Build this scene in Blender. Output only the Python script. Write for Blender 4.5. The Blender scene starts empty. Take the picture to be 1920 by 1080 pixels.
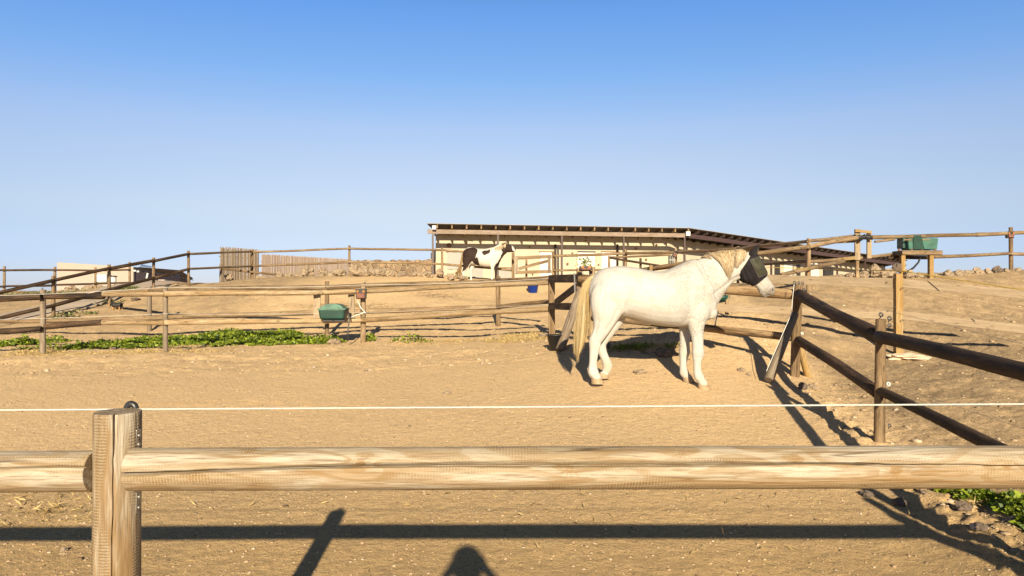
import bpy, math, random
import numpy as np
from mathutils import Vector, Matrix, noise as mnoise
from mathutils.bvhtree import BVHTree

random.seed(7)
rng = np.random.default_rng(7)
scene = bpy.context.scene
COL = scene.collection

# ------------------------------------------------------------------ camera, sky, sun, exposure
F = 1300.0            # focal length in photo pixels (1920 wide)
CAMZ = 1.5
HZ = 550.0            # horizon row
cam_data = bpy.data.cameras.new("camera")
cam_data.sensor_width = 36.0
cam_data.lens = 36.0 * F / 1920.0
cam_data.shift_y = (HZ - 540.0) / 1920.0
cam_data.clip_start = 0.02
cam_data.clip_end = 8000
cam = bpy.data.objects.new("camera", cam_data)
cam.location = (0, 0, CAMZ)
cam.rotation_euler = (math.radians(90), 0, 0)
COL.objects.link(cam)
scene.camera = cam

SUN = Vector((0.062, -1.0, 0.402)).normalized()      # towards the sun
sun_el = math.asin(SUN.z)
sun_az = math.atan2(SUN.x, SUN.y)                    # from +Y towards +X
world = bpy.data.worlds.new("World")
scene.world = world
world.use_nodes = True
wn = world.node_tree
for n in list(wn.nodes): wn.nodes.remove(n)
w_out = wn.nodes.new("ShaderNodeOutputWorld")
w_bg = wn.nodes.new("ShaderNodeBackground")
w_sky = wn.nodes.new("ShaderNodeTexSky")
w_sky.sky_type = 'NISHITA'
w_sky.sun_disc = False
w_sky.sun_elevation = sun_el
w_sky.sun_rotation = sun_az
w_sky.altitude = 300
w_sky.air_density = 1.0
w_sky.dust_density = 0.3
w_sky.ozone_density = 2.5
w_bg.inputs[1].default_value = 0.06
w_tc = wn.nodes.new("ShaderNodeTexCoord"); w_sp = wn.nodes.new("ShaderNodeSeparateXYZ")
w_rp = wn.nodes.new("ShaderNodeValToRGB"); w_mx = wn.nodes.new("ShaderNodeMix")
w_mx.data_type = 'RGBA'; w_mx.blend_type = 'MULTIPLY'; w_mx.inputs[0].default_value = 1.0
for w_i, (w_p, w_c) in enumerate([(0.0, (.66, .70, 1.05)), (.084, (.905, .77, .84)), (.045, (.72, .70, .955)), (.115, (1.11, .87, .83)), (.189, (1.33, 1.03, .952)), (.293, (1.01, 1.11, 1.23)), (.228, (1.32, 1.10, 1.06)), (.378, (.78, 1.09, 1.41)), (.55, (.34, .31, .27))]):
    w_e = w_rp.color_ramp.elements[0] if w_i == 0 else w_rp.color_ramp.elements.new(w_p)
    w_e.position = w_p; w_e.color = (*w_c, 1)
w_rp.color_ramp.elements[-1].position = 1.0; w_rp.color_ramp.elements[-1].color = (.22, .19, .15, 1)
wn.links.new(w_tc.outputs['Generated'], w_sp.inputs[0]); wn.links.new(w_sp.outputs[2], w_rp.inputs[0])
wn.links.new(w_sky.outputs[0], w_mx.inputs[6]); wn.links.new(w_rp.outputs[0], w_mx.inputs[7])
# the sky stays a deeper blue away from the antisolar azimuth
w_ab = wn.nodes.new("ShaderNodeMath"); w_ab.operation = 'MULTIPLY'
wn.links.new(w_sp.outputs[0], w_ab.inputs[0]); wn.links.new(w_sp.outputs[0], w_ab.inputs[1])
w_r2 = wn.nodes.new("ShaderNodeValToRGB"); w_r2.color_ramp.elements[0].color = (1, 1, 1, 1)
w_r2.color_ramp.elements[1].position = .34; w_r2.color_ramp.elements[1].color = (.95, 1.015, 1.10, 1)
w_m2 = wn.nodes.new("ShaderNodeMix"); w_m2.data_type = 'RGBA'; w_m2.blend_type = 'MULTIPLY'; w_m2.inputs[0].default_value = 1.0
wn.links.new(w_ab.outputs[0], w_r2.inputs[0]); wn.links.new(w_mx.outputs[2], w_m2.inputs[6]); wn.links.new(w_r2.outputs[0], w_m2.inputs[7])
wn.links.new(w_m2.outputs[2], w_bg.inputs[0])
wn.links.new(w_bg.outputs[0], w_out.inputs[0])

sl = bpy.data.lights.new("sun", 'SUN')
sl.energy = 5.0
sl.angle = math.radians(0.55)
sl.color = (1.0, 0.86, 0.61)
so = bpy.data.objects.new("sun", sl)
so.rotation_euler = SUN.to_track_quat('Z', 'Y').to_euler()
so.location = (0, -20, 20)
COL.objects.link(so)

scene.view_settings.view_transform = 'Standard'
scene.view_settings.look = 'None'
scene.view_settings.exposure = 1.05
scene.view_settings.gamma = 1.0

# ------------------------------------------------------------------ helpers
def P(px, py, Z):
    return Vector(((px - 960.0) * Z / F, Z, CAMZ - (py - HZ) * Z / F))

def tag(o, label=None, cat=None, group=None, kind=None):
    if label: o['label'] = label
    if cat: o['category'] = cat
    if group: o['group'] = group
    if kind: o['kind'] = kind
    return o

def empty(name, loc, label=None, cat=None, group=None):
    o = bpy.data.objects.new(name, None)
    o.location = loc
    o.empty_display_size = 0.2
    COL.objects.link(o)
    return tag(o, label, cat, group)

def link_mesh(name, me, mat=None, parent=None, smooth=True):
    o = bpy.data.objects.new(name, me)
    COL.objects.link(o)
    if mat is not None and not me.materials: me.materials.append(mat)
    if smooth:
        me.polygons.foreach_set("use_smooth", [True] * len(me.polygons))
    if parent is not None:
        o.parent = parent
    return o

def mesh(name, verts, faces, mat=None, parent=None, loc=(0, 0, 0), smooth=False):
    """verts are world coordinates; origin is put at loc."""
    loc = Vector(loc)
    me = bpy.data.meshes.new(name)
    me.from_pydata([tuple(Vector(v) - loc) for v in verts], [], faces)
    me.update()
    o = link_mesh(name, me, mat, parent, smooth)
    o.location = loc - (parent_origin(parent) if parent else Vector((0, 0, 0)))
    return o

def parent_origin(p):
    v = Vector((0, 0, 0))
    while p is not None:
        v += p.location
        p = p.parent
    return v

def np_mesh(name, V, Fq, mat=None, parent=None, loc=(0, 0, 0), smooth=False):
    V = np.asarray(V, dtype=np.float32) - np.array(loc, dtype=np.float32)
    Fq = np.asarray(Fq, dtype=np.int32)
    k = Fq.shape[1]
    me = bpy.data.meshes.new(name)
    me.vertices.add(len(V)); me.vertices.foreach_set("co", V.ravel())
    me.loops.add(Fq.size); me.loops.foreach_set("vertex_index", Fq.ravel())
    me.polygons.add(len(Fq))
    me.polygons.foreach_set("loop_start", np.arange(0, Fq.size, k, dtype=np.int32))
    me.polygons.foreach_set("loop_total", np.full(len(Fq), k, dtype=np.int32))
    me.update(calc_edges=True)
    me.validate()
    o = link_mesh(name, me, mat, parent, smooth)
    o.location = Vector(loc) - (parent_origin(parent) if parent else Vector((0, 0, 0)))
    return o

class MB:
    """collects shapes in world coordinates into ONE mesh"""
    def __init__(s): s.v = []; s.f = []
    def add(s, vs, fs):
        k = len(s.v); s.v += [Vector(v) for v in vs]; s.f += [tuple(i + k for i in f) for f in fs]
    def hexa(s, c):      # 8 corners: bottom 4 ccw, top 4 ccw
        s.add(c, [(3, 2, 1, 0), (4, 5, 6, 7), (0, 1, 5, 4), (1, 2, 6, 5), (2, 3, 7, 6), (3, 0, 4, 7)])
    def box(s, c, sx, sy, sz, rot=None):
        R = rot or Matrix.Identity(3)
        c = Vector(c)
        L = [(-1, -1, -1), (1, -1, -1), (1, 1, -1), (-1, 1, -1), (-1, -1, 1), (1, -1, 1), (1, 1, 1), (-1, 1, 1)]
        s.hexa([c + R @ Vector((a * sx / 2, b * sy / 2, d * sz / 2)) for a, b, d in L])
    def bar(s, p0, p1, w, h, up=(0, 0, 1)):       # rectangular bar
        p0, p1 = Vector(p0), Vector(p1); t = (p1 - p0).normalized()
        up = Vector(up)
        if abs(t.dot(up)) > .95: up = Vector((0, 1, 0))
        a = t.cross(up).normalized(); b = a.cross(t).normalized()
        a *= w / 2; b *= h / 2
        s.hexa([p0 - a - b, p0 + a - b, p0 + a + b, p0 - a + b, p1 - a - b, p1 + a - b, p1 + a + b, p1 - a + b])
    def tube(s, pts, r, n=6, r1=None, cap=True):
        pts = [Vector(p) for p in pts]; base = len(s.v); N = len(pts)
        prev = None
        for i, p in enumerate(pts):
            t = (pts[min(i + 1, N - 1)] - pts[max(i - 1, 0)]).normalized()
            if prev is None:
                up = Vector((0, 0, 1)) if abs(t.z) < .9 else Vector((0, 1, 0))
                a = t.cross(up).normalized()
            else:
                a = (prev - t * prev.dot(t)).normalized()
            prev = a
            b = t.cross(a)
            rr = r if r1 is None else r + (r1 - r) * i / max(1, N - 1)
            for k in range(n):
                th = 2 * math.pi * k / n
                s.v.append(p + a * (rr * math.cos(th)) + b * (rr * math.sin(th)))
        for i in range(N - 1):
            for k in range(n):
                q = base + i * n
                s.f.append((q + k, q + (k + 1) % n, q + n + (k + 1) % n, q + n + k))
        if cap:
            s.f.append(tuple(base + k for k in reversed(range(n))))
            s.f.append(tuple(base + (N - 1) * n + k for k in range(n)))
    def lathe(s, c, prof, n=24, axis='z', close=False):    # prof: (r, h)
        c = Vector(c); base = len(s.v)
        for r, h in prof:
            for k in range(n):
                th = 2 * math.pi * k / n
                s.v.append(c + Vector((r * math.cos(th), r * math.sin(th), h)))
        for i in range(len(prof) - 1):
            for k in range(n):
                q = base + i * n
                s.f.append((q + k, q + (k + 1) % n, q + n + (k + 1) % n, q + n + k))
        if close:
            s.f.append(tuple(base + k for k in reversed(range(n))))
            s.f.append(tuple(base + (len(prof) - 1) * n + k for k in range(n)))
    def build(s, name, mat, parent=None, loc=None, smooth=False, bevel=0):
        if loc is None:
            loc = parent_origin(parent) if parent else sum(s.v, Vector()) / len(s.v)
        o = mesh(name, s.v, s.f, mat, parent, loc, smooth)
        if bevel:
            m = o.modifiers.new("bevel", 'BEVEL'); m.width = bevel; m.segments = 2; m.limit_method = 'ANGLE'
        return o

# numpy value noise -------------------------------------------------
_perm = rng.random((256, 256)).astype(np.float64)
def vnoise(x, y):
    xi = np.floor(x).astype(int); yi = np.floor(y).astype(int)
    fx = x - xi; fy = y - yi
    fx = fx * fx * (3 - 2 * fx); fy = fy * fy * (3 - 2 * fy)
    a = _perm[xi % 256, yi % 256]; b = _perm[(xi + 1) % 256, yi % 256]
    c = _perm[xi % 256, (yi + 1) % 256]; d = _perm[(xi + 1) % 256, (yi + 1) % 256]
    return (a * (1 - fx) + b * fx) * (1 - fy) + (c * (1 - fx) + d * fx) * fy - 0.5
def fbm(x, y, octv=4):
    s = 0; a = 1.0
    for i in range(octv):
        s = s + a * vnoise(x * (2 ** i) + 13.7 * i, y * (2 ** i) + 7.1 * i); a *= .55
    return s

# ------------------------------------------------------------------ materials
def new_mat(name):
    m = bpy.data.materials.new(name); m.use_nodes = True
    nt = m.node_tree
    return m, nt, nt.nodes["Principled BSDF"]

class NT:
    def __init__(s, nt): s.nt = nt
    def n(s, typ, **kw):
        nd = s.nt.nodes.new(typ)
        for k, v in kw.items(): setattr(nd, k, v)
        return nd
    def l(s, a, b): s.nt.links.new(a, b)
    def coord(s, kind='Object', scale=(1, 1, 1), rnd=False):
        tc = s.n("ShaderNodeTexCoord"); mp = s.n("ShaderNodeMapping")
        mp.inputs['Scale'].default_value = scale
        s.l(tc.outputs[kind], mp.inputs[0])
        if rnd:
            oi = s.n("ShaderNodeObjectInfo"); vm = s.n("ShaderNodeVectorMath", operation='SCALE')
            vm.inputs[0].default_value = (17.3, 9.1, 23.7)
            s.l(oi.outputs['Random'], vm.inputs['Scale'])
            s.l(vm.outputs[0], mp.inputs['Location'])
        return mp.outputs[0]
    def noise(s, co, scale, detail=3, rough=.55, dist=0):
        nd = s.n("ShaderNodeTexNoise"); nd.inputs['Scale'].default_value = scale
        nd.inputs['Detail'].default_value = detail; nd.inputs['Roughness'].default_value = rough
        nd.inputs['Distortion'].default_value = dist
        s.l(co, nd.inputs['Vector']); return nd.outputs['Fac']
    def voro(s, co, scale, feature='F1', out='Distance', rnd=1):
        nd = s.n("ShaderNodeTexVoronoi", feature=feature); nd.inputs['Scale'].default_value = scale
        nd.inputs['Randomness'].default_value = rnd
        s.l(co, nd.inputs['Vector']); return nd.outputs[out]
    def ramp(s, fac, stops, interp='LINEAR'):
        nd = s.n("ShaderNodeValToRGB"); cr = nd.color_ramp; cr.interpolation = interp
        while len(cr.elements) < len(stops): cr.elements.new(0.5)
        for e, (p, c) in zip(cr.elements, stops):
            e.position = p; e.color = (c, c, c, 1) if isinstance(c, (int, float)) else (*c, 1)
        s.l(fac, nd.inputs[0]); return nd.outputs[0]
    def mix(s, fac, a, b, mode='MIX'):
        nd = s.n("ShaderNodeMix", data_type='RGBA', blend_type=mode)
        for sock, val in ((nd.inputs[0], fac), (nd.inputs[6], a), (nd.inputs[7], b)):
            if isinstance(val, (int, float)): sock.default_value = val
            elif isinstance(val, tuple): sock.default_value = (*val, 1)
            else: s.l(val, sock)
        return nd.outputs[2]
    def math(s, op, a, b=0.0):
        nd = s.n("ShaderNodeMath", operation=op)
        for sock, val in zip(nd.inputs, (a, b)):
            if isinstance(val, (int, float)): sock.default_value = val
            else: s.l(val, sock)
        return nd.outputs[0]
    def bump(s, h, strength, dist, bsdf, prev=None):
        nd = s.n("ShaderNodeBump"); nd.inputs['Strength'].default_value = strength
        nd.inputs['Distance'].default_value = dist
        s.l(h, nd.inputs['Height'])
        if prev is not None: s.l(prev, nd.inputs['Normal'])
        if bsdf is not None: s.l(nd.outputs[0], bsdf.inputs['Normal'])
        return nd.outputs[0]

def plain(name, col, rough=.7, var=.12, scale=8, metal=0, bump=.15, bd=.004):
    m, nt, b = new_mat(name); t = NT(nt)
    co = t.coord('Object', rnd=True)
    f = t.noise(co, scale, 4)
    c0 = tuple(c * (1 - var) for c in col); c1 = tuple(min(1, c * (1 + var)) for c in col)
    t.l(t.ramp(f, [(.3, c0), (.7, c1)]), b.inputs['Base Color'])
    b.inputs['Roughness'].default_value = rough; b.inputs['Metallic'].default_value = metal
    if bump: t.bump(t.noise(co, scale * 8, 3), bump, bd, b)
    return m

def wood(name, light, mid, dark, blotch=.5, rough=.75, bump=.5, gscale=1.0, knots=None, tool=0.0, golden=None):
    """grain runs along local X"""
    m, nt, b = new_mat(name); t = NT(nt)
    light, mid, dark = [tuple(v * .66 for v in q) for q in (light, mid, dark)]
    co = t.coord('Object', rnd=(knots is None))
    sc = t.n("ShaderNodeMapping"); sc.inputs['Scale'].default_value = (1.3 * gscale, 9 * gscale, 9 * gscale); t.l(co, sc.inputs[0])
    v = t.noise(sc.outputs[0], 1.0, 2, .5, .6)
    if knots:
        for kx, ky, kz, amp in knots:
            d = t.n("ShaderNodeVectorMath", operation='SUBTRACT'); t.l(co, d.inputs[0]); d.inputs[1].default_value = (kx, ky, kz)
            s2 = t.n("ShaderNodeVectorMath", operation='MULTIPLY'); t.l(d.outputs[0], s2.inputs[0]); s2.inputs[1].default_value = (20, 42, 42)
            ln = t.n("ShaderNodeVectorMath", operation='LENGTH'); t.l(s2.outputs[0], ln.inputs[0])
            e = t.math('POWER', 2.718, t.math('MULTIPLY', ln.outputs['Value'], -1.0))
            v = t.math('ADD', v, t.math('MULTIPLY', e, amp))
    bands = t.math('SINE', t.math('MULTIPLY', v, 55.0))
    bands = t.math('ADD', t.math('MULTIPLY', bands, .5), .5)
    st = t.n("ShaderNodeMapping"); st.inputs['Scale'].default_value = (5, 110, 110); t.l(co, st.inputs[0])
    streak = t.noise(st.outputs[0], 1.0, 3, .6)
    st2 = t.n("ShaderNodeMapping"); st2.inputs['Scale'].default_value = (1.6, 14, 14); t.l(co, st2.inputs[0])
    blo = t.noise(st2.outputs[0], 1.0, 4, .6)
    c = t.mix(t.ramp(v, [(.35, 0.0), (.65, 1.0)]), light, mid)
    c = t.mix(t.math('MULTIPLY', t.ramp(bands, [(.45, 0.0), (1.0, 1.0)]), .42), c, mid)
    c = t.mix(t.math('MULTIPLY', t.ramp(streak, [(.48, 0.0), (.70, 1.0)]), .72), c, dark)
    c = t.mix(t.math('MULTIPLY', t.ramp(blo, [(.48, 0.0), (.68, 1.0)]), blotch), c, dark)
    if knots:
        for kx, ky, kz, amp in knots:
            d = t.n("ShaderNodeVectorMath", operation='SUBTRACT'); t.l(co, d.inputs[0]); d.inputs[1].default_value = (kx, ky, kz)
            s2 = t.n("ShaderNodeVectorMath", operation='MULTIPLY'); t.l(d.outputs[0], s2.inputs[0]); s2.inputs[1].default_value = (75, 95, 95)
            ln = t.n("ShaderNodeVectorMath", operation='LENGTH'); t.l(s2.outputs[0], ln.inputs[0])
            c = t.mix(t.ramp(ln.outputs['Value'], [(0.0, .75), (.25, .15), (.42, .7), (.6, .1), (.75, .45), (1.0, 0.0)]), c, (.16, .075, .022))
            s3 = t.n("ShaderNodeVectorMath", operation='MULTIPLY'); t.l(d.outputs[0], s3.inputs[0]); s3.inputs[1].default_value = (22, 34, 34)
            ln3 = t.n("ShaderNodeVectorMath", operation='LENGTH'); t.l(s3.outputs[0], ln3.inputs[0])
            sp3 = t.n("ShaderNodeSeparateXYZ"); t.l(d.outputs[0], sp3.inputs[0])
            an = t.math('ARCTAN2', sp3.outputs[2], sp3.outputs[0])
            ry = t.math('SINE', t.math('ADD', t.math('MULTIPLY', an, 9.0), t.math('MULTIPLY', t.noise(co, 60, 2), 5.0)))
            ry = t.math('MULTIPLY', t.ramp(ry, [(.35, 0.0), (.9, 1.0)]), t.ramp(ln3.outputs['Value'], [(.2, .55), (1.0, 0.0)]))
            c = t.mix(ry, c, (.22, .125, .045))
    cr_ = t.n("ShaderNodeMapping"); cr_.inputs['Scale'].default_value = (.9, 26, 26); t.l(co, cr_.inputs[0])
    crk = t.ramp(t.noise(cr_.outputs[0], 1.0, 1, .4, .3), [(.485, 0.0), (.498, 1.0), (.502, 1.0), (.515, 0.0)])
    crk = t.math('MULTIPLY', crk, t.ramp(t.noise(st2.outputs[0], .6, 1), [(.46, 0.0), (.56, 1.0)]))
    c = t.mix(t.math('MULTIPLY', crk, .8), c, tuple(v * .35 for v in dark))
    if knots is None:
        kv = t.n("ShaderNodeMapping"); kv.inputs['Scale'].default_value = (3.2, 9, 9); t.l(co, kv.inputs[0])
        kd = t.voro(kv.outputs[0], 1.0)
        c = t.mix(t.ramp(kd, [(.06, .9), (.16, 0.0)]), c, dark)
        oi_ = t.n("ShaderNodeObjectInfo"); hv_ = t.n("ShaderNodeHueSaturation"); t.l(c, hv_.inputs['Color'])
        t.l(t.math('ADD', t.math('MULTIPLY', oi_.outputs['Random'], .42), .78), hv_.inputs['Value']); c = hv_.outputs[0]
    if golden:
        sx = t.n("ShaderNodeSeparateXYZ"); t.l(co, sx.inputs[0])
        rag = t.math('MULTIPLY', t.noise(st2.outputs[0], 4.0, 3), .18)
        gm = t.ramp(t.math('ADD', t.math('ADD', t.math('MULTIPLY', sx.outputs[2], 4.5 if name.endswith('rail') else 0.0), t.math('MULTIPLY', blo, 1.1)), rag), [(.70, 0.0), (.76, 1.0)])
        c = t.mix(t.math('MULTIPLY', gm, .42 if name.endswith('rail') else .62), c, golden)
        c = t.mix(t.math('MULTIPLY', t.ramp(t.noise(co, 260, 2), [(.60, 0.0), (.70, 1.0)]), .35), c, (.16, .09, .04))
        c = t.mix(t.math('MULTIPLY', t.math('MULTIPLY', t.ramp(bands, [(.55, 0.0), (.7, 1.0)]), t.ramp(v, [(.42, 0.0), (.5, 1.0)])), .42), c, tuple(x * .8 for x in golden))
    s4 = t.n("ShaderNodeMapping"); s4.inputs['Scale'].default_value = (14, 300, 300); t.l(co, s4.inputs[0])
    c = t.mix(t.math('MULTIPLY', t.ramp(t.noise(s4.outputs[0], 1.0, 2, .6), [(.52, 0.0), (.66, 1.0)]), .5), c, dark)
    h = streak
    if tool:
        tw = t.n("ShaderNodeTexWave", wave_type='BANDS', bands_direction='X'); tw.inputs['Scale'].default_value = 42; tw.inputs['Distortion'].default_value = 3.0
        tw.inputs['Detail'].default_value = 2; tw.inputs['Detail Scale'].default_value = 6
        t.l(co, tw.inputs['Vector'])
        mk = t.ramp(t.noise(st2.outputs[0], 1.7, 2), [(.47, 0.0), (.6, 1.0)])
        mk = t.math('MULTIPLY', mk, tool)
        c = t.mix(t.math('MULTIPLY', t.ramp(tw.outputs['Fac'], [(.3, 1.0), (.6, 0.0)]), mk), c, mid)
        h = t.math('ADD', streak, t.math('MULTIPLY', t.math('MULTIPLY', tw.outputs['Fac'], mk), .6))
    t.l(c, b.inputs['Base Color']); b.inputs['Roughness'].default_value = rough
    b.inputs['Specular IOR Level'].default_value = .25
    n1 = t.bump(bands, bump * .25, .002, None)
    t.bump(h, bump, .004, b, n1)
    return m

M = {}
M['pale'] = wood("pale_wood", (.58, .45, .29), (.42, .28, .14), (.13, .07, .03), .6)
M['tan'] = wood("tan_wood", (.45, .335, .21), (.31, .20, .105), (.085, .048, .024), .65)
M['brown'] = wood("brown_wood", (.48, .33, .19), (.29, .18, .085), (.06, .034, .016), .8)
M['dark'] = wood("dark_wood", (.17, .10, .055), (.055, .033, .019), (.009, .006, .004), .9)
M['grey'] = wood("grey_wood", (.36, .29, .22), (.27, .20, .14), (.12, .085, .055), .4)
M['plank'] = wood("earthy_plank", (.44, .345, .235), (.37, .28, .18), (.24, .165, .10), .35)
M['yellow'] = wood("fresh_sawn_wood", (.46, .36, .20), (.38, .22, .06), (.26, .12, .02), .45)
M['steel'] = plain("galvanised_steel", (.35, .33, .30), .4, .15, 20, .8)
M['black'] = plain("black_plastic", (.02, .02, .022), .4, .2, 10)
M['white'] = plain("white_plastic", (.5, .5, .48), .5, .05)
M['rope'] = plain("white_rope", (.6, .6, .57), .8, .05, 300, bump=1, bd=.002)
M['ywire'] = plain("yellow_tape", (.35, .24, .03), .6)
M['green'] = plain("green_plastic", (.006, .038, .027), .45, .35, 6)
M['paleg'] = plain("faded_green_plastic", (.06, .14, .10), .55, .35, 9)
M['blue'] = plain("blue_plastic", (.004, .04, .33), .4, .08, 4)
M['rust'] = plain("rusty_red_block", (.15, .062, .042), .8, .3, 25)
M['orange'] = plain("orange_block", (.28, .11, .02), .7, .2, 25)
M['brownm'] = plain("brown_painted_metal", (.055, .030, .027), .5, .2, 10)
M['beam'] = wood("weathered_beam", (.50, .40, .33), (.38, .29, .22), (.25, .16, .1), .4)
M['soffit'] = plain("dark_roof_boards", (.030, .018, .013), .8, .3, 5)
M['roofing'] = plain("roof_sheet", (.35, .30, .25), .7, .15, 3)
M['wallc'] = plain("cream_wall", (.38, .335, .25), .9, .05, 1.5, bump=.2)
M['door'] = plain("white_door", (.50, .49, .47), .6, .04, 3)
M['doorg'] = plain("pale_grey_panel", (.25, .24, .215), .6, .05, 3)
M['dkwin'] = plain("dark_opening", (.03, .025, .02), .3, .2)
M['plaq'] = plain("brown_stone_plaque", (.17, .10, .05), .9, .3, 30)
M['pink'] = plain("pink_render", (.36, .295, .25), .9, .03, .6)
M['greyw'] = plain("grey_render", (.20, .15, .15), .9, .06, 1)
M['panel'] = plain("solar_panel", (.10, .12, .17), .25, .1)

def stone_mat(name, a, b_, c_):
    m, nt, b = new_mat(name); t = NT(nt); co = t.coord('Object', rnd=True)
    f = t.noise(co, 6, 6, .65)
    oi = t.n("ShaderNodeObjectInfo")
    c = t.mix(oi.outputs['Random'], t.ramp(f, [(.3, a), (.7, b_)]), t.ramp(f, [(.3, c_), (.7, b_)]))
    t.l(c, b.inputs['Base Color']); b.inputs['Roughness'].default_value = .95
    t.bump(t.noise(co, 25, 6, .7), .8, .02, b); return m
M['rock'] = stone_mat("field_rock", (.20, .145, .095), (.31, .235, .155), (.15, .11, .08))
M['rockd'] = stone_mat("dark_lava_rock", (.07, .052, .04), (.15, .11, .08), (.10, .075, .06))

def ground_mat():
    m, nt, b = new_mat("dry_dusty_earth"); t = NT(nt)
    co = t.coord('Object')
    big = t.noise(co, .22, 4, .55)
    midn = t.noise(co, 1.3, 5, .6)
    fine = t.noise(co, 22, 5, .7)
    grit = t.noise(co, 120, 3, .7)
    c = t.mix(t.ramp(big, [(.35, 0.0), (.68, 1.0)]), (.68, .475, .265), (.58, .41, .23))
    c = t.mix(t.math('MULTIPLY', t.ramp(midn, [(.45, 0.0), (.72, 1.0)]), .5), c, (.66, .465, .265))
    # grey gravelly slope outside the paddock on the right and upper left (attribute painted from the terrain)
    at = t.n("ShaderNodeAttribute"); at.attribute_name = "zone"
    sep = t.n("ShaderNodeSeparateColor"); t.l(at.outputs['Color'], sep.inputs[0])
    g = t.math('MULTIPLY', sep.outputs[0], t.ramp(t.noise(co, 2.2, 5, .65), [(.36, .45), (.6, 1.0)]))
    c = t.mix(g, c, (.33, .235, .14))
    c = t.mix(at.outputs['Alpha'], c, t.mix(t.ramp(midn, [(.35, 0.0), (.65, 1.0)]), (.53, .355, .165), (.43, .29, .14)))
    # orange sandy scrapes
    c = t.mix(t.math('MULTIPLY', sep.outputs[1], t.ramp(t.noise(co, 6, 3, .6), [(.4, 0.0), (.6, 1.0)])), c, (.78, .52, .26))
    # dung / dry litter stains
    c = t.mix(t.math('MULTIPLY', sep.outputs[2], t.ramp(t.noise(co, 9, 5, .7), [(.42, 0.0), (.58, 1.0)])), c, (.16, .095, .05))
    c = t.mix(t.math('MULTIPLY', t.ramp(fine, [(.52, 0.0), (.7, 1.0)]), .55), c, (.33, .22, .12))
    c = t.mix(t.math('MULTIPLY', t.ramp(grit, [(.56, 0.0), (.68, 1.0)]), .75), c, (.20, .135, .08))
    c = t.mix(t.math('MULTIPLY', t.ramp(grit, [(.30, 1.0), (.40, 0.0)]), .5), c, (.74, .56, .36))
    v = t.voro(co, 34); vs = t.voro(co, 34, out='Color')
    sp = t.n("ShaderNodeSeparateColor"); t.l(vs, sp.inputs[0])
    peb = t.math('MULTIPLY', t.ramp(v, [(.16, 1.0), (.24, 0.0)]), t.ramp(sp.outputs[0], [(.80, 0.0), (.82, 1.0)]))
    pc = t.ramp(sp.outputs[1], [(.3, (.22, .16, .11)), (.7, (.62, .50, .36))])
    c = t.mix(t.math('MULTIPLY', peb, .85), c, pc)
    v2 = t.voro(co, 48); v2c = t.voro(co, 48, out='Color'); sp2 = t.n("ShaderNodeSeparateColor"); t.l(v2c, sp2.inputs[0])
    dk = t.math('MULTIPLY', t.ramp(v2, [(.18, 1.0), (.30, 0.0)]), t.ramp(sp2.outputs[0], [(.78, 0.0), (.80, 1.0)]))
    c = t.mix(t.math('MULTIPLY', dk, .75), c, (.15, .10, .06))
    zg = t.math('MULTIPLY', t.math('MAXIMUM', sep.outputs[0], t.math('MULTIPLY', at.outputs['Alpha'], .7)), t.ramp(t.noise(co, 42, 4, .7), [(.55, 0.0), (.64, 1.0)]))
    c = t.mix(t.math('MULTIPLY', zg, .6), c, (.17, .115, .065))
    zl = t.math('MULTIPLY', sep.outputs[0], t.ramp(t.noise(co, 37, 4, .7), [(.36, 1.0), (.43, 0.0)]))
    c = t.mix(t.math('MULTIPLY', zl, .5), c, (.60, .44, .26))
    t.l(c, b.inputs['Base Color'])
    b.inputs['Roughness'].default_value = 1.0
    b.inputs['Specular IOR Level'].default_value = .1
    n1 = t.bump(t.noise(co, 14, 6, .7), .8, .04, None)
    n2 = t.bump(grit, .8, .010, None, n1)
    t.bump(peb, .6, .008, b, n2)
    return m
M['ground'] = ground_mat()
M['road'] = plain("grey_gravel_road", (.33, .26, .20), 1, .2, 1.2, bump=.5, bd=.02)

# ------------------------------------------------------------------ terrain
ctrl = []
def cp(px, py, Z): p = P(px, py, Z); ctrl.append((p.x, p.y, p.z))
def cw(x, y, z): ctrl.append((x, y, z))
for x in (-6, -3, 0, 3, 6):
    for y in (-3, 0, 2.2, 4.4): cw(x, y, 0.02 if x > 3 else 0)
cw(-8, 6.5, .03); cw(-4, 6.5, .08); cw(0, 6.5, .13); cw(2.2, 6.5, .12)
cp(1492, 706, 9.55); cp(1650, 836, 6.42); cw(2.87, 3.3, 0.0)
cp(1310, 727, 8.4); cp(1112, 716, 8.6); cw(0, 8.5, .33); cw(-4, 8.8, .23); cw(-8, 9, .15)
cp(1092, 641, 11.6); cp(1052, 656, 10.9); cp(310, 661, 12.8); cp(79, 662, 13.2); cp(680, 641, 14.3); cp(1035, 629, 13.7)
cw(-12, 13, .36)
cp(280, 622, 18.8); cp(613, 628, 15.7); cp(934, 613, 16.7); cp(1320, 625, 11.2); cp(1180, 600, 14.5)
cp(100, 595, 20); cp(204, 568, 22); cp(288, 545, 23.5); cp(355, 536, 24.5)
cp(473, 523, 28.6); cp(655, 518, 27.2); cp(829, 515, 27.8); cp(998, 549, 26); cp(760, 560, 21.5); cp(500, 560, 21.5); cp(998, 580, 20)
cp(880, 528, 27.0); cp(935, 528, 27.0); cp(960, 525, 29); cp(1037, 523, 28.4); cp(1200, 527, 28); cp(1300, 530, 26); cp(1400, 532, 24)
cp(0, 600, 20.5); cp(-120, 610, 20); cp(30, 560, 28); cp(8, 546, 34); cp(179, 545, 34); cp(-150, 548, 34); cp(243, 541, 34)
cp(300, 549, 30); cp(250, 551, 32); cp(335, 546, 28.5); cp(200, 551, 38); cp(107, 546, 52); cp(300, 545, 52); cp(0, 552, 50)
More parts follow.
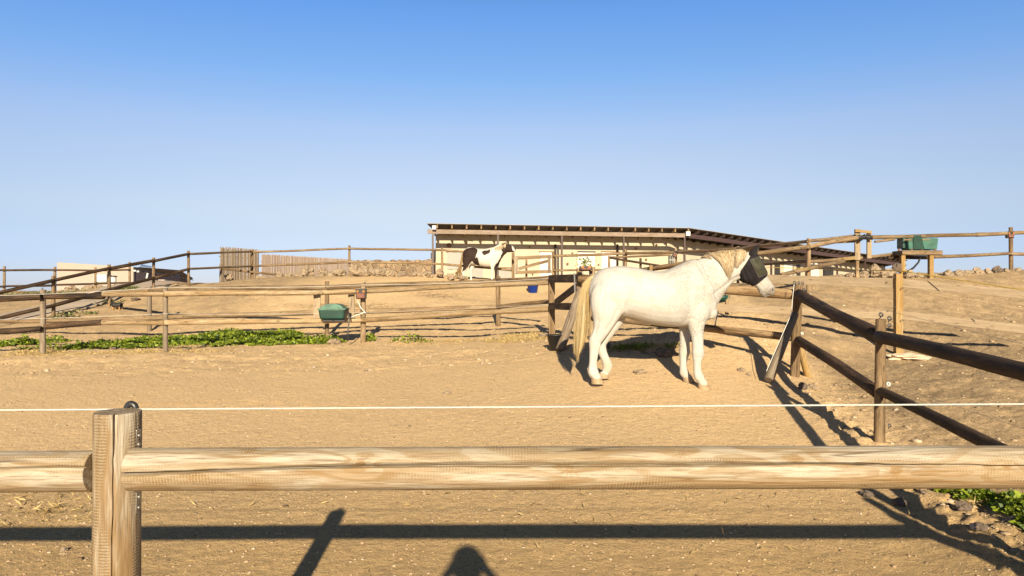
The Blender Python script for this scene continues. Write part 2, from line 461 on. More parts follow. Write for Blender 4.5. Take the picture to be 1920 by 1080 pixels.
cp(1514, 549, 16.2); cp(1605, 519, 18.3); cp(1684, 665, 11.4); cp(1720, 518, 18.6); cp(1895, 506, 20.7); cp(1800, 513, 19.6); cp(1460, 533, 17.5)
cp(1360, 587, 13.6); cp(1540, 600, 13.2); cp(1900, 560, 16.5); cp(1900, 640, 11.5); cp(1900, 720, 8.2); cp(1760, 720, 8.5); cp(1870, 830, 6.2); cp(1900, 980, 4.3); cp(2050, 900, 5.2)
cp(2100, 500, 22); cp(2300, 500, 22); cp(2300, 600, 14)
for x in (-4, 0, 5, 9): cw(x, 36, 1.93)
cw(3, 42, 1.9); cw(14, 32, 1.55); cw(20, 42, 1.3); cw(30, 53, .9); cw(12, 25, 1.75); cw(17, 25, 1.9); cw(22, 30, 1.2); cw(34, 30, 1.4)
cw(-13, 33, 1.75); cw(-8, 38, 1.8); cw(-8, 33, 1.9); cw(-20, 40, 1.5); cw(-14, 28, 1.95); cw(-11, 30.5, 2.0)
for x in (-60, -30, 0, 30, 60): cw(x, 75, -.2)
for x in (-90, -40, 0, 40, 90): cw(x, 110, -2.5)
C3 = np.array(ctrl)
def uv(x, y):
    yy = np.maximum(y, 0) + 5.0
    return np.stack([x / yy * 2.2, np.log(yy) * 1.6], -1)
A = uv(C3[:, 0], C3[:, 1]); NC = len(C3)
def tps_k(r2): return np.where(r2 > 1e-12, r2 * np.log(np.maximum(r2, 1e-12)) * .5, 0)
K = tps_k(((A[:, None] - A[None]) ** 2).sum(-1)) + np.eye(NC) * 0.0012
Pm = np.concatenate([np.ones((NC, 1)), A], 1)
sol = np.linalg.solve(np.block([[K, Pm], [Pm.T, np.zeros((3, 3))]]), np.concatenate([C3[:, 2], np.zeros(3)]))
def ground_base(x, y):
    x = np.asarray(x, float); y = np.asarray(y, float)
    U = uv(x, np.minimum(y, 120)); shp = x.shape
    U = U.reshape(-1, 2); out = np.zeros(len(U))
    for i in range(0, len(U), 20000):
        u = U[i:i + 20000]
        out[i:i + 20000] = tps_k(((u[:, None] - A[None]) ** 2).sum(-1)) @ sol[:NC] + sol[NC] + u @ sol[NC + 1:]
    z = out.reshape(shp)
    far = np.clip((y - 90) / 200.0, 0, 1)
    return np.clip(z * (1 - far) + far * -9, -9, 3.2)
def ground_detail(x, y):
    d = np.maximum(y, 2)
    rough = np.clip((d - 9.0) / 4, .0, 1)
    inside = np.clip(1 - np.maximum(x - (2.85 + (d - 3.3) * .17), 0) * 3, 0, 1) * np.clip((10.6 - d) * 1.2, 0, 1)
    amp = 1 - .72 * inside
    z = fbm(x * 1.1, y * 1.1, 3) * .04 * amp * np.clip(d / 9, .3, 1.2)
    z = z + fbm(x * 5, y * 5, 3) * .013 * amp + fbm(x * 17, y * 17, 3) * (.012 - .007 * inside)
    foot = (1 - inside) * .8
    hp = fbm(x * 9 + 40, y * 9, 2); z = z - np.clip(hp - .22, 0, .12) * .16 * np.clip(foot, 0, 1)
    # low crumbly bank along the right-hand fence
    bx = x - (2.78 + (d - 3.3) * .17)
    bank = np.exp(-(bx / .22) ** 2) * np.clip((9.5 - d) / 2, 0, 1) * np.clip((d - 1.0), 0, 1)
    z = z + bank * (.03 + .06 * fbm(x * 8 + 3, y * 8, 4))
    # ledge at the back of the riding area
    led = np.exp(-((d - 12.0 - .25 * x * 0) / .5) ** 2) * np.clip((1.2 - x) / 2, 0, 1)
    z = z + led * .05 * (fbm(x * 2, y * 3, 3) + .3)
    return z
def gz(x, y):
    return float(ground_base(np.array([x]), np.array([y]))[0] + ground_detail(np.array([x]), np.array([y]))[0])
_gc = {}
def G(px, py, z0=2.0, z1=60):
    """point where the view ray through a photo pixel meets the ground"""
    Z = np.geomspace(z0, z1, 900)
    x = (px - 960) * Z / F; z = CAMZ - (py - HZ) * Z / F
    g = ground_base(x, Z) + ground_detail(x, Z)
    i = np.argmax(z <= g)
    if z[i] > g[i]: i = len(Z) - 1
    return Vector((x[i], Z[i], g[i]))

rows = np.concatenate([np.linspace(-14, 1.6, 30)[:-1], np.geomspace(1.6, 70, 640), np.geomspace(72, 4000, 40)])
us = np.concatenate([np.linspace(-3.0, -.75, 40)[:-1], np.linspace(-.75, .75, 620), np.linspace(.75, 3.0, 40)[1:]])
yy = np.repeat(rows[:, None], len(us), 1)
xx = us[None] * (np.maximum(yy, 0) + 3.0)
zz = ground_base(xx, yy) + ground_detail(xx, yy) * np.clip((120 - yy) / 60, 0, 1)
V = np.stack([xx, yy, zz], -1).reshape(-1, 3)
nr, nc = len(rows), len(us)
idx = np.arange(nr * nc).reshape(nr, nc)
Fq = np.stack([idx[:-1, :-1], idx[:-1, 1:], idx[1:, 1:], idx[1:, :-1]], -1).reshape(-1, 4)
ground = np_mesh("ground", V, Fq, M['ground'], None, smooth=True)
tag(ground, "dry sandy brown earth sloping up to a low ridge", "ground", kind="structure")
at = ground.data.color_attributes.new("zone", 'FLOAT_COLOR', 'POINT')
X, Y = V[:, 0], V[:, 1]
z_r = np.clip((X - (3.05 + (Y - 3.3) * .17)) * 2.5, 0, 1)
z_l = np.clip((-X - 6.5 + (Y - 22) * .1) * .5, 0, 1) * np.clip((Y - 17) / 3, 0, 1)
zone = np.maximum(z_r, z_l)
fore = np.clip((6.6 - Y) / 2.6, 0, 1) * .85
def blob(px, py, rx, ry):
    c = G(px, py); return np.exp(-(((X - c.x) / rx) ** 2 + ((Y - c.y) / ry) ** 2))
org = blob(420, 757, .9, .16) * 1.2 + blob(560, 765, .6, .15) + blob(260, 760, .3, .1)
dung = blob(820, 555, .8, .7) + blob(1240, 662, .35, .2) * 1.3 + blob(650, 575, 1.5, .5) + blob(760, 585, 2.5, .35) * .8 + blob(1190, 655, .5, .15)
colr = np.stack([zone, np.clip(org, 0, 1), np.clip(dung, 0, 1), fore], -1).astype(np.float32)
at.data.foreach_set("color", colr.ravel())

# left-hand gravel road, a sheet laid on the slope
def strip(name, pts, w0, w1, mat, nn=60, nw=14, lift=.03):
    pts = [np.array(p) for p in pts]; Vs = []
    for i in range(nn):
        t = i / (nn - 1) * (len(pts) - 1); k = min(int(t), len(pts) - 2); f = t - k
        c = pts[k] * (1 - f) + pts[k + 1] * f; d = pts[k + 1] - pts[k]; n_ = np.array([-d[1], d[0]]) / np.linalg.norm(d)
        for j in range(nw):
            s = (j / (nw - 1) - .5) * (w0 + (w1 - w0) * i / (nn - 1)); q = c + n_ * s
            Vs.append((q[0], q[1], 0))
    Vs = np.array(Vs); e = np.abs((np.arange(len(Vs)) % nw) / (nw - 1) - .5) * 2
    Vs[:, 2] = ground_base(Vs[:, 0], Vs[:, 1]) + ground_detail(Vs[:, 0], Vs[:, 1]) + lift * (1 - e ** 6) - .06 * e ** 8
    I = np.arange(nn * nw).reshape(nn, nw)
    return np_mesh(name, Vs, np.stack([I[:-1, :-1], I[:-1, 1:], I[1:, 1:], I[1:, :-1]], -1).reshape(-1, 4), mat, None, smooth=True)
road = strip("road", [(-24, 15.5), (-15.5, 20), (-13.6, 24), (-14.5, 28), (-19, 33), (-30, 42)], 3.2, 3.2, M['road'])
tag(road, "grey gravel track climbing past the left fence", "road", kind="structure")

def align(o, t_):
    """turn the mesh's local X along t_ so that the grain follows the board"""
    t_ = Vector(t_).normalized(); ref = Vector((0, 0, 1)) if abs(t_.z) < .9 else Vector((0, -1, 0))
    a = (ref - t_ * ref.dot(t_)).normalized(); R_ = Matrix((t_, a, t_.cross(a))).transposed()
    o.data.transform(R_.transposed().to_4x4()); o.rotation_euler = R_.to_euler(); return o
# ------------------------------------------------------------------ logs and fences
def log(name, p0, p1, r0, r1, mat, parent, seg=14, rings=None, bend=.01, wob=.06, crack=None, facing=None, seed=0, bevel=.18):
    """round pole from p0 to p1; local X runs along it. crack=(width, depth, wander)"""
    p0, p1 = Vector(p0), Vector(p1); L = (p1 - p0).length; t = (p1 - p0).normalized()
    ref = Vector(facing).normalized() if facing is not None else (Vector((0, 0, 1)) if abs(t.z) < .9 else Vector((0, -1, 0)))
    a = (ref - t * ref.dot(t)).normalized(); b = t.cross(a)
    R = Matrix((t, a, b)).transposed()
    if rings is None: rings = max(5, min(30, int(L / .25)))
    xs = np.linspace(0, L, rings)
    e = min(.012, r0 * bevel)
    xs = np.concatenate([[0, e], xs[1:-1], [L - e, L]])
    if crack:
        s = np.linspace(-1, 1, seg, endpoint=False); ang = np.sign(s) * np.abs(s) ** 1.9 * math.pi
    else:
        ang = np.linspace(-math.pi, math.pi, seg, endpoint=False)
    o1 = random.random() * 50 + seed; S = len(ang)
    Vs = np.zeros((len(xs), S, 3))
    for i, x in enumerate(xs):
        r = r0 + (r1 - r0) * x / L
        if i == 0 or i == len(xs) - 1: r *= 1 - bevel * .7
        off = 0
        if crack: off = crack[2] * (fbm(np.array([x * .9 + o1]), np.array([1.3]), 2)[0] * 2.4)
        A_ = ang + off
        rad = r * (1 + wob * fbm(np.cos(A_) * 1.2 + o1, np.sin(A_) * 1.2 + x * 1.6 + o1, 3))
        if crack:
            wv = crack[0] * max(.15, .75 + 1.6 * fbm(np.array([x * 1.4 + o1 * 2]), np.array([4.2]), 3)[0])
            jag = fbm(np.array([x * 22 + o1]), np.array([9.]), 2)[0] * .035
            rad = rad - crack[1] * np.exp(-((ang - jag) * r / wv) ** 2)
        bz = bend * L * math.sin(math.pi * x / L) * .5
        by = math.sin(x * 1.7 + o1) * r * .12
        Vs[i, :, 0] = x; Vs[i, :, 1] = np.cos(A_) * rad + by; Vs[i, :, 2] = np.sin(A_) * rad + (bz if bend else 0)
    n = len(xs)
    I = np.arange(n * S).reshape(n, S); J = np.roll(I, -1, 1)
    fs = np.stack([I[:-1], J[:-1], J[1:], I[1:]], -1).reshape(-1, 4).tolist()
    fs.append([n * S + i for i in reversed(range(S))]); fs.append([n * S + S + i for i in range(S)])
    me = bpy.data.meshes.new(name)
    me.from_pydata(Vs.reshape(-1, 3).tolist() + Vs[0].tolist() + Vs[-1].tolist(), [], fs); me.update()
    o = link_mesh(name, me, mat, parent, True)
    me.polygons[-1].use_smooth = False; me.polygons[-2].use_smooth = False
    o.rotation_euler = R.to_euler()
    o.location = p0 - (parent_origin(parent) if parent else Vector((0, 0, 0)))
    return o

def fence(name, label, posts, rails, group=None, cat="fence"):
    """posts (px, ytop, ybase, Z, wpx, mat[, px_base]); rails (px0,py0,Z0, px1,py1,Z1, wpx, mat)"""
    q = posts[0]; root = empty(name, P(q[0], q[2], q[3]), label, cat, group)
    out = []
    for q in posts:
        Z = q[3]; s = F / Z; xb = q[6] if len(q) > 6 else q[0]
        top = P(q[0], q[1], Z); base = P(xb, q[2], Z)
        d = (base - top).normalized()
        r = q[4] / s / 2
        out.append(log("post", base + d * .35, top, r * 1.04, r * .98, M[q[5]], root, 12, None, 0, .08))
    for q in rails:
        p0 = P(q[0], q[1], q[2]); p1 = P(q[3], q[4], q[5])
        r = q[6] * .5 * (q[2] + q[5]) / 2 / F
        log("rail", p0, p1, r * random.uniform(.95, 1.08), r * random.uniform(.92, 1.05), M[q[7]], root, 14, None, random.uniform(-.004, .004), .12)
    return root

# --- front fence -----------------------------------------------------
ff = empty("round_rail_fence", P(220, 1500, 1.75), "nearest pale debarked pole fence across the foreground with a cracked thick post", "fence")
cdir = Vector((0, -1, .29))
kn = [(.575, .052, .012, .28), (1.075, .05, -.004, .16), (1.62, .047, .02, .2), (1.86, .05, -.012, .26), (.30, .035, .04, .15), (1.35, .04, .035, .12), (2.13, .05, .0, .3), (.18, .048, -.02, .14)]
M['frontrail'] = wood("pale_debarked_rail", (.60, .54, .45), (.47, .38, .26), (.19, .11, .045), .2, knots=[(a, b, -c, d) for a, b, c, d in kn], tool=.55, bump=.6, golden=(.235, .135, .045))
M['frontpost'] = wood("pale_debarked_post", (.58, .51, .41), (.40, .30, .19), (.17, .10, .04), .4, tool=1.3, bump=.8, golden=(.215, .13, .055))
Zr = 1.72
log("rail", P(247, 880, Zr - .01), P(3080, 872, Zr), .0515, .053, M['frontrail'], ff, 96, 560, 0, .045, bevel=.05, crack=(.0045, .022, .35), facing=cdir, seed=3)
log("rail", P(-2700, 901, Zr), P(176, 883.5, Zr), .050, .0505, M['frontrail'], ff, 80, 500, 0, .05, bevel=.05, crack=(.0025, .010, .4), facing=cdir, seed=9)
log("post", Vector((P(217, 0, 1.75).x - .004, 1.75, -.3)), P(221, 771, 1.75), .0545, .0535, M['frontpost'], ff, 96, 200, 0, .06, bevel=.05, crack=(.0042, .028, .08), facing=(.42, -1, 0), seed=5)
for px_ in (3060, -2720): log('post', P(px_, 1690, 1.76), P(px_, 775, 1.76), .0545, .0535, M['frontpost'], ff, 20)
# steel bracket plates on the post's right side
for (ya, yb) in ((805, 842), (918, 962)):
    mb = MB(); a = P(256.5, ya, 1.745); b_ = P(255, yb, 1.745)
    mb.bar(a + Vector((0.004, 0, 0)), b_ + Vector((.004, 0, 0)), .022, .004, up=(1, 0, 0))
    o = mb.build("bracket", M['steel'], ff, bevel=.0015)
    for f in (.3, .75):
        c = a.lerp(b_, f) + Vector((.0065, -.002, 0)); k = MB()
        k.tube([c, c + Vector((.004, 0, 0))], .0045, 10); k.build("screw", M['steel'], o)
# ring insulator on the post top
k = MB(); c = P(246, 766, 1.80)
pts = [c + Vector((math.cos(a) * .011, 0, math.sin(a) * .011 + .001)) for a in np.linspace(-.3, math.pi * 1.15, 14)]
k.tube(pts, .0085, 8); k.tube([c + Vector((-.004, 0, -.012)), c + Vector((-.004, -.02, -.03))], .006, 8)
k.tube([c + Vector((-.008, 0, .006)), c + Vector((-.016, 0, .004)), c + Vector((-.022, 0, -.002))], .002, 6)
k.build("insulator", M['black'], ff, smooth=True)
# the rope
def wire(name, label, pts, r, mat, n=6, twist=False, cat="wire", sag=0):
    pts = [Vector(p) for p in pts]; full = []
    for a, b in zip(pts[:-1], pts[1:]):
        m = max(2, int((b - a).length / .25))
        for i in range(m):
            f = i / m; q = a.lerp(b, f); q.z -= sag * 4 * f * (1 - f); full.append(q)
    full.append(pts[-1]); k = MB()
    if twist:
        a, b = full[0], full[-1]; L = (b - a).length; N = int(L / .004)
        for ph in range(3):
            hel = []
            for i in range(N + 1):
                q = a.lerp(b, i / N); th = i * .004 / .016 * 2 * math.pi + ph * 2.094
                hel.append(q + Vector((0, math.cos(th) * r * .5, math.sin(th) * r * .5)))
            k.tube(hel, r * .55, 5)
    else: k.tube(full, r, n)
    o = k.build(name, mat, None, loc=pts[0], smooth=True)
    return tag(o, label, cat)
wire("rope", "taut white electric rope stretched across the whole foreground above the pale rail", [P(-2700, 784.5, 1.795), P(2900, 752, 1.795)], .0026, M['rope'], twist=True, cat="rope")

# --- right-hand paddock fence ---------------------------------------------
fr = fence("round_rail_fence", "dark stained two rail fence on the right running from corner post towards camera",
  [(1496, 534, 706, 9.55, 17, 'brown', 1490), (1652, 598, 836, 6.42, 19, 'brown', 1649), (2094, 668, 1120, 3.29, 34, 'brown'), (2900, 700, 1500, 1.9, 55, 'brown')],
  [(1498, 553, 9.5, 1650, 633, 6.5, 24, 'dark'), (1648, 632, 6.40, 2110, 741, 3.25, 30, 'dark'), (1496, 636, 9.55, 1648, 737, 6.5, 19, 'dark'),
   (1648, 733, 6.45, 2110, 953, 3.25, 24, 'dark'), (2080, 735, 3.3, 3100, 940, 1.8, 40, 'dark')])
log("brace", P(1441, 712, 8.9), P(1491, 588, 9.42), .065, .05, M['grey'], fr, 8, None, 0, .1)
log("brace", P(1517, 714, 9.6), P(1500, 650, 9.62), .05, .045, M['yellow'], fr, 10, None, 0, .1)
def insul(px, py, Z, parent, r=.016, mat='black'):
    k = MB(); c = P(px, py, Z)
    k.tube([c + Vector((math.cos(a) * r, math.sin(a) * r * .3, math.sin(a) * r)) for a in np.linspace(0, 2 * math.pi, 13)], r * .45, 6, cap=False)
    k.tube([c + Vector((0, 0, -r)), c + Vector((-.01, .01, -r * 2.4))], r * .3, 6)
    return k.build("insulator", M[mat], parent, smooth=True)
for q in ((1490, 530, 9.5, .018), (1498, 530, 9.6, .015), (1505, 531, 9.6, .015), (1508, 543, 9.6, .016), (1652, 590, 6.4, .016), (1668, 597, 6.5, .016), (1668, 610, 6.5, .014), (1668, 798, 6.5, .013)): insul(q[0], q[1], q[2], fr, q[3])
insul(1504, 625, 9.5, fr, .014, 'white'); insul(1666, 720, 6.5, fr, .014, 'white')
wire("cord", "white cord from the corner post down to the foot of its leaning brace", [P(1489, 533, 9.38), P(1486, 560, 9.38), P(1484, 588, 9.3), P(1437, 696, 8.8)], .004, M['rope'], cat="cord")
for lab, a, b in (("thin upper electric wire on the slope outside the right fence", P(1504, 543, 9.7), P(2100, 690, 4.2)),
                  ("thin middle electric wire on the slope outside the right fence", P(1506, 625, 9.7), P(2100, 720, 4.6)),
                  ("lowest thin electric wire below the right fence's lower rail", P(1666, 720, 6.6), P(2150, 880, 4.0))):
    wire("electric_wire", lab, [a, b], .0016, M['steel'])['group'] = "electric wires beside the right fence"

# --- back fence of the paddock, behind the horse ---------------------------
fb = fence("round_rail_fence", "two rail fence directly behind the white horse, ending at the corner post",
  [(1110, 500, 643, 11.6, 12, 'tan'), (1086, 503, 642, 11.7, 11, 'tan')],
  [(1087, 523, 11.55, 1489, 553, 9.62, 19, 'brown'), (1112, 593, 11.5, 1484, 633, 9.6, 14, 'brown')])
log("brace", P(1050, 657, 10.85), P(1089, 543, 11.45), .074, .07, M['grey'], fb, 12, None, 0, .06)
k = MB(); k.tube([P(1077, 512, 11.4), P(1078, 548, 11.4)], .014, 8); k.build("gate_pin", M['steel'], fb)
k = MB(); k.bar(P(1086, 506, 11.5), P(1112, 505, 11.45), .06, .05); k.build("cross_piece", M['tan'], fb)

# --- gate between the paddocks -------------------------------------------
g2 = empty("wooden_gate", P(1035, 629, 13.5), "dark weathered plank gate with diagonal board, left of the white horse's tail", "gate")
mb = MB(); mb.bar(P(1035, 634, 13.5) , P(1034, 522, 13.5), .12, .10); align(mb.build("post", M['brown'], g2, bevel=.006), (0, 0, 1))
def board(px0, py0, Z0, px1, py1, Z1, hpx, th, name, mat, parent):
    k = MB(); a = P(px0, py0, Z0); b = P(px1, py1, Z1); s = F / ((Z0 + Z1) / 2)
    if abs(px0 - px1) < 2:
        k.bar(a, b, hpx / s, th); return align(k.build(name, M[mat], parent, bevel=.004), b - a)
    k.bar(a, b, th, hpx / s); return align(k.build(name, M[mat], parent, bevel=.004), b - a)
board(1030, 523, 13.4, 1079, 522, 11.9, 15, .04, "top_board", 'dark', g2)
board(1030, 574, 13.4, 1079, 575, 11.9, 13, .04, "bottom_board", 'dark', g2)
board(1041, 568, 13.2, 1080, 538, 11.95, 13, .035, "diagonal_board", 'dark', g2)
board(1035, 524, 13.36, 1035, 580, 13.36, 11, .03, "stile", 'brown', g2)

# --- mid fences -------------------------------------------------------------
f1 = fence("round_rail_fence", "two rail pole fence behind the green weeds, nearer of two parallel fences",
  [(80, 543, 664, 13.2, 10, 'grey'), (310, 538, 661, 12.8, 9, 'grey'), (681, 533, 641, 14.3, 10, 'tan')],
  [(-90, 564, 12.9, 78, 557, 13.1, 12.3, 'dark'), (85, 556, 13.15, 195, 555, 12.95, 11.3, 'dark'), (193, 552, 12.9, 309, 551, 12.75, 9.8, 'pale'),
   (308, 551, 12.72, 604, 548, 13.9, 9.8, 'pale'), (600, 548, 13.9, 682, 545.5, 14.22, 9.8, 'pale'), (682, 545.5, 14.22, 1031, 528.5, 13.5, 9.8, 'pale'),
   (-90, 628, 12.9, 78, 616, 13.1, 11.3, 'dark'), (85, 613, 13.15, 192, 604.5, 12.95, 10.3, 'dark'), (192, 605, 12.9, 309, 605, 12.75, 9.8, 'pale'),
   (308, 605, 12.72, 680, 600, 14.2, 10.3, 'pale'), (680, 600, 14.2, 1031, 579, 13.5, 9.8, 'pale')])
board(594.5, 552, 14.0, 594.5, 597, 14.0, 13, .03, "board", 'plank', f1)
board(659, 552, 14.25, 659, 597, 14.25, 12, .03, "board", 'plank', f1)
for q in ((344/4.5, 541), (310, 536), (681, 530)): insul(q[0] + 3, q[1], 13.0, f1, .012, 'black')
wire("electric_wire", "thin pale electric wire above the nearer middle fence", [P(-90, 556, 12.8), P(310, 538.5, 12.7), P(681, 534, 14.2), P(1031, 522, 13.4)], .0028, M['rope'], sag=.03)
wire("electric_wire", "thin pale electric wire between the rails of the nearer middle fence", [P(-90, 600, 12.6), P(310, 588, 12.6), P(681, 586, 14.1), P(1031, 570, 13.4)], .002, M['rope'], sag=.02)
f2 = fence("round_rail_fence", "two rail pole fence just beyond the green drinker, farther of two parallel fences",
  [(280, 537, 623, 18.8, 8, 'grey'), (613, 527, 628, 15.7, 8.3, 'tan'), (934, 518, 613, 16.7, 8.8, 'brown')],
  [(196, 549, 20, 280, 545, 18.7, 8.3, 'tan'), (280, 544, 18.7, 613, 538.5, 15.6, 9.3, 'tan'), (612, 538.5, 15.6, 933, 527, 16.6, 8.8, 'tan'), (932, 527, 16.6, 1033, 521, 14.6, 9.3, 'brown'),
   (-60, 603, 16.5, 190, 601, 17.5, 7.3, 'tan'), (190, 599, 17.5, 590, 586, 15.9, 9.3, 'tan'), (588, 586, 15.7, 933, 576, 16.6, 8.3, 'tan'), (932, 576, 16.6, 1033, 565, 14.6, 8.3, 'brown')])

# --- fence that climbs the left slope and follows the ridge ------------------
f3p = [(-60, 540, 622, 18.3, 7, 'dark'), (100, 517, 596, 20, 6.5, 'brown'), (204.5, 496, 568, 22, 6, 'tan'), (288, 483, 543, 23.5, 5.2, 'tan'), (353.5, 470, 537, 24.5, 5, 'brown'), (414, 495, 528, 27, 5, 'grey'),
  (473, 467, 524, 28.6, 5, 'brown'), (655, 460, 519, 27.2, 4.5, 'brown'), (829, 464, 515, 27.8, 4, 'brown'), (962, 474, 526, 28, 5.5, 'tan')]
f3 = fence("round_rail_fence", "long two rail fence climbing the left slope then following the ridge to the stable", f3p,
  [(-60, 563, 18.2, 102, 525, 19.9, 7, 'dark'), (100, 526, 19.9, 206, 503, 21.9, 6.5, 'dark'), (204, 503.5, 21.9, 289, 489, 23.4, 6, 'dark'), (287, 490, 23.4, 355, 476, 24.4, 5.5, 'dark'), (353, 476, 24.4, 474, 471.5, 28.5, 4, 'tan'),
   (472, 473, 28.5, 656, 466, 27.1, 4, 'tan'), (654, 466, 27.1, 830, 469, 27.8, 4, 'tan'), (829, 469, 27.9, 880, 473, 28.0, 4, 'brown'),
   (-60, 610, 18.2, 102, 573, 19.9, 7, 'dark'), (100, 573, 19.9, 206, 543, 21.9, 6.5, 'dark'), (204, 544, 21.9, 289, 521, 23.4, 6, 'dark'), (287, 522, 23.4, 355, 504, 24.4, 5.5, 'dark'), (353, 504, 24.4, 474, 499, 28.5, 4, 'tan'),
   (472, 499, 28.5, 656, 491.5, 27.1, 4, 'tan'), (654, 490.5, 27.1, 830, 495, 27.8, 4, 'tan'), (829, 495, 27.9, 962, 507, 28.1, 4, 'brown'), (416, 504, 28.3, 560, 519, 28.6, 4, 'brown')])
f4 = fence("round_rail_fence", "farthest dark two rail fence in front of the pink house",
  [(-80, 500, 548, 34, 4.5, 'dark'), (8, 499, 547, 34, 4.5, 'tan'), (103, 500, 548, 34, 4.5, 'tan'), (179, 501, 546, 34, 4.2, 'tan'), (243, 491, 544, 34, 4.2, 'tan')],
  [(-100, 507, 33.9, 10, 506.5, 33.9, 4, 'dark'), (8, 506.5, 33.9, 104, 506.5, 33.9, 4, 'dark'), (103, 506.5, 33.9, 180, 507, 33.9, 3.6, 'dark'), (179, 507, 33.9, 244, 506, 33.9, 3.6, 'dark'),
   (-100, 539, 33.9, 10, 537, 33.9, 4, 'dark'), (8, 537, 33.9, 104, 535, 33.9, 4, 'dark'), (103, 534, 33.9, 180, 532, 33.9, 3.6, 'dark'), (179, 532, 33.9, 244, 530, 33.9, 3.6, 'dark')])

# --- upper yard gate and fences in front of the stable ------------------------
g1 = empty("wooden_gate", P(966, 524, 27.8), "pale wooden yard gate with diagonal bar, right of the brown and white horse", "gate")
board(966, 484, 27.8, 1034, 481, 27.8, 6.5, .06, "top_rail", 'tan', g1)
board(966, 511, 27.8, 1034, 509, 27.8, 6, .06, "bottom_rail", 'tan', g1)
board(972, 504, 27.75, 1028, 489, 27.75, 5.5, .05, "diagonal_bar", 'tan', g1)
board(968.5, 480, 27.72, 968.5, 513, 27.72, 5, .05, "stile", 'grey', g1)
board(1030, 479, 27.72, 1030, 512, 27.72, 5, .05, "stile", 'grey', g1)
f7 = fence("round_rail_fence", "two rail fence crossing before the stable doors, right of the yard gate",
  [(1037, 471, 530, 28, 5, 'tan'), (987, 487, 530, 28.6, 4, 'brown'), (1173.5, 467, 532, 26.2, 5, 'brown'), (1267, 466, 535, 24.5, 5, 'tan'), (1384, 462, 540, 20.5, 6, 'tan'), (1516, 447, 550, 16.2, 7.5, 'tan')],
  [(1038, 480, 27.9, 1174, 475.5, 26.1, 5, 'tan'), (1173, 475.5, 26.1, 1268, 473, 24.4, 5.5, 'brown'), (1266, 473, 24.4, 1386, 466.5, 20.4, 6, 'tan'), (1383, 466, 20.4, 1517, 452, 16.2, 6, 'tan'), (1515, 452, 16.15, 1600, 443, 18.2, 6, 'tan'),
   (1038, 507, 27.9, 1160, 506, 26.5, 4, 'tan'), (1143, 482.5, 26.6, 1256, 478, 24.6, 4, 'tan'), (1425, 495.5, 19.2, 1517, 490, 16.25, 6, 'tan'), (1515, 491, 16.25, 1570, 487, 17.5, 6, 'tan')])
f8 = fence("round_rail_fence", "thick slanting pole fence rising rightwards behind the white horse",
  [(1220.5, 497, 560, 18.5, 7, 'yellow'), (1142, 480, 540, 24, 4.5, 'brown'), (1201, 484, 540, 23.5, 4.5, 'dark')],
  [(1198, 507, 19, 1282, 494, 17.8, 7, 'tan'), (1280, 494, 17.8, 1517, 462, 16.1, 8, 'tan'), (1517, 462, 16.05, 1606, 445.5, 17.9, 9, 'tan'), (1464, 516, 15.8, 1517, 504, 16.1, 8, 'tan'), (1517, 504, 16.05, 1582, 489, 17.6, 8, 'tan'),
   (1142, 483, 24, 1240, 499, 23, 4, 'dark'), (1200, 509, 19, 1280, 499, 17.9, 4, 'tan')])
f5 = fence("round_rail_fence", "two rail fence on the right ridge against the sky, with long weathered poles",
  [(1895.5, 426, 508, 20.7, 7, 'brown'), (2110, 420, 506, 22, 7, 'brown')],
  [(1634, 445, 18.3, 1832, 440, 19.8, 7.5, 'tan'), (1830, 440, 19.8, 1896, 437, 20.6, 7.5, 'tan'), (1895, 437, 20.6, 2112, 432, 22, 7, 'tan'), (1640, 453, 18.3, 1677, 448.5, 18.5, 4.5, 'tan'), (1563, 455, 18.1, 1602, 453, 18.2, 4, 'yellow'),
   (1664, 483, 18.6, 1750, 483, 19, 7, 'dark'), (1750, 482, 19, 1895, 475.5, 20.6, 6, 'tan'), (1895, 476, 20.6, 2112, 480, 22, 6, 'tan'), (1608, 484.5, 18.2, 1672, 476.5, 18.6, 6, 'tan')])
# weathered gate frame of two boards beside them
gf = empty("board_frame", P(1607, 520, 18.15), "two upright pale boards lashed together with crosspieces on the right ridge", "frame")
board(1607.5, 430, 18.05, 1607.5, 487.5, 18.05, 10, .05, "board", 'plank', gf)
board(1629.5, 435, 18.05, 1629.5, 484.5, 18.05, 8.5, .05, "board", 'plank', gf)
board(1603, 432.5, 17.98, 1634, 435.5, 17.98, 5, .04, "crosspiece", 'yellow', gf)
board(1604, 442, 17.98, 1634, 443, 17.98, 5, .04, "crosspiece", 'grey', gf)
board(1568, 487, 17.9, 1603, 483.5, 17.95, 6, .06, "crosspiece", 'yellow', gf)
board(1607, 487, 18.1, 1607, 521, 18.1, 5.5, .06, "post", 'brown', gf)
k = MB()
for i in range(9):
    x0 = 1604 + i * 3.3; k.tube([P(x0, 441 + random.uniform(-2, 2), 17.9), P(x0 + 3, 446 + random.uniform(-3, 3), 17.88), P(x0 + 5, 450 + random.uniform(-2, 3), 17.9)], .025, 6)
k.build("binding", M['black'], gf, smooth=True)

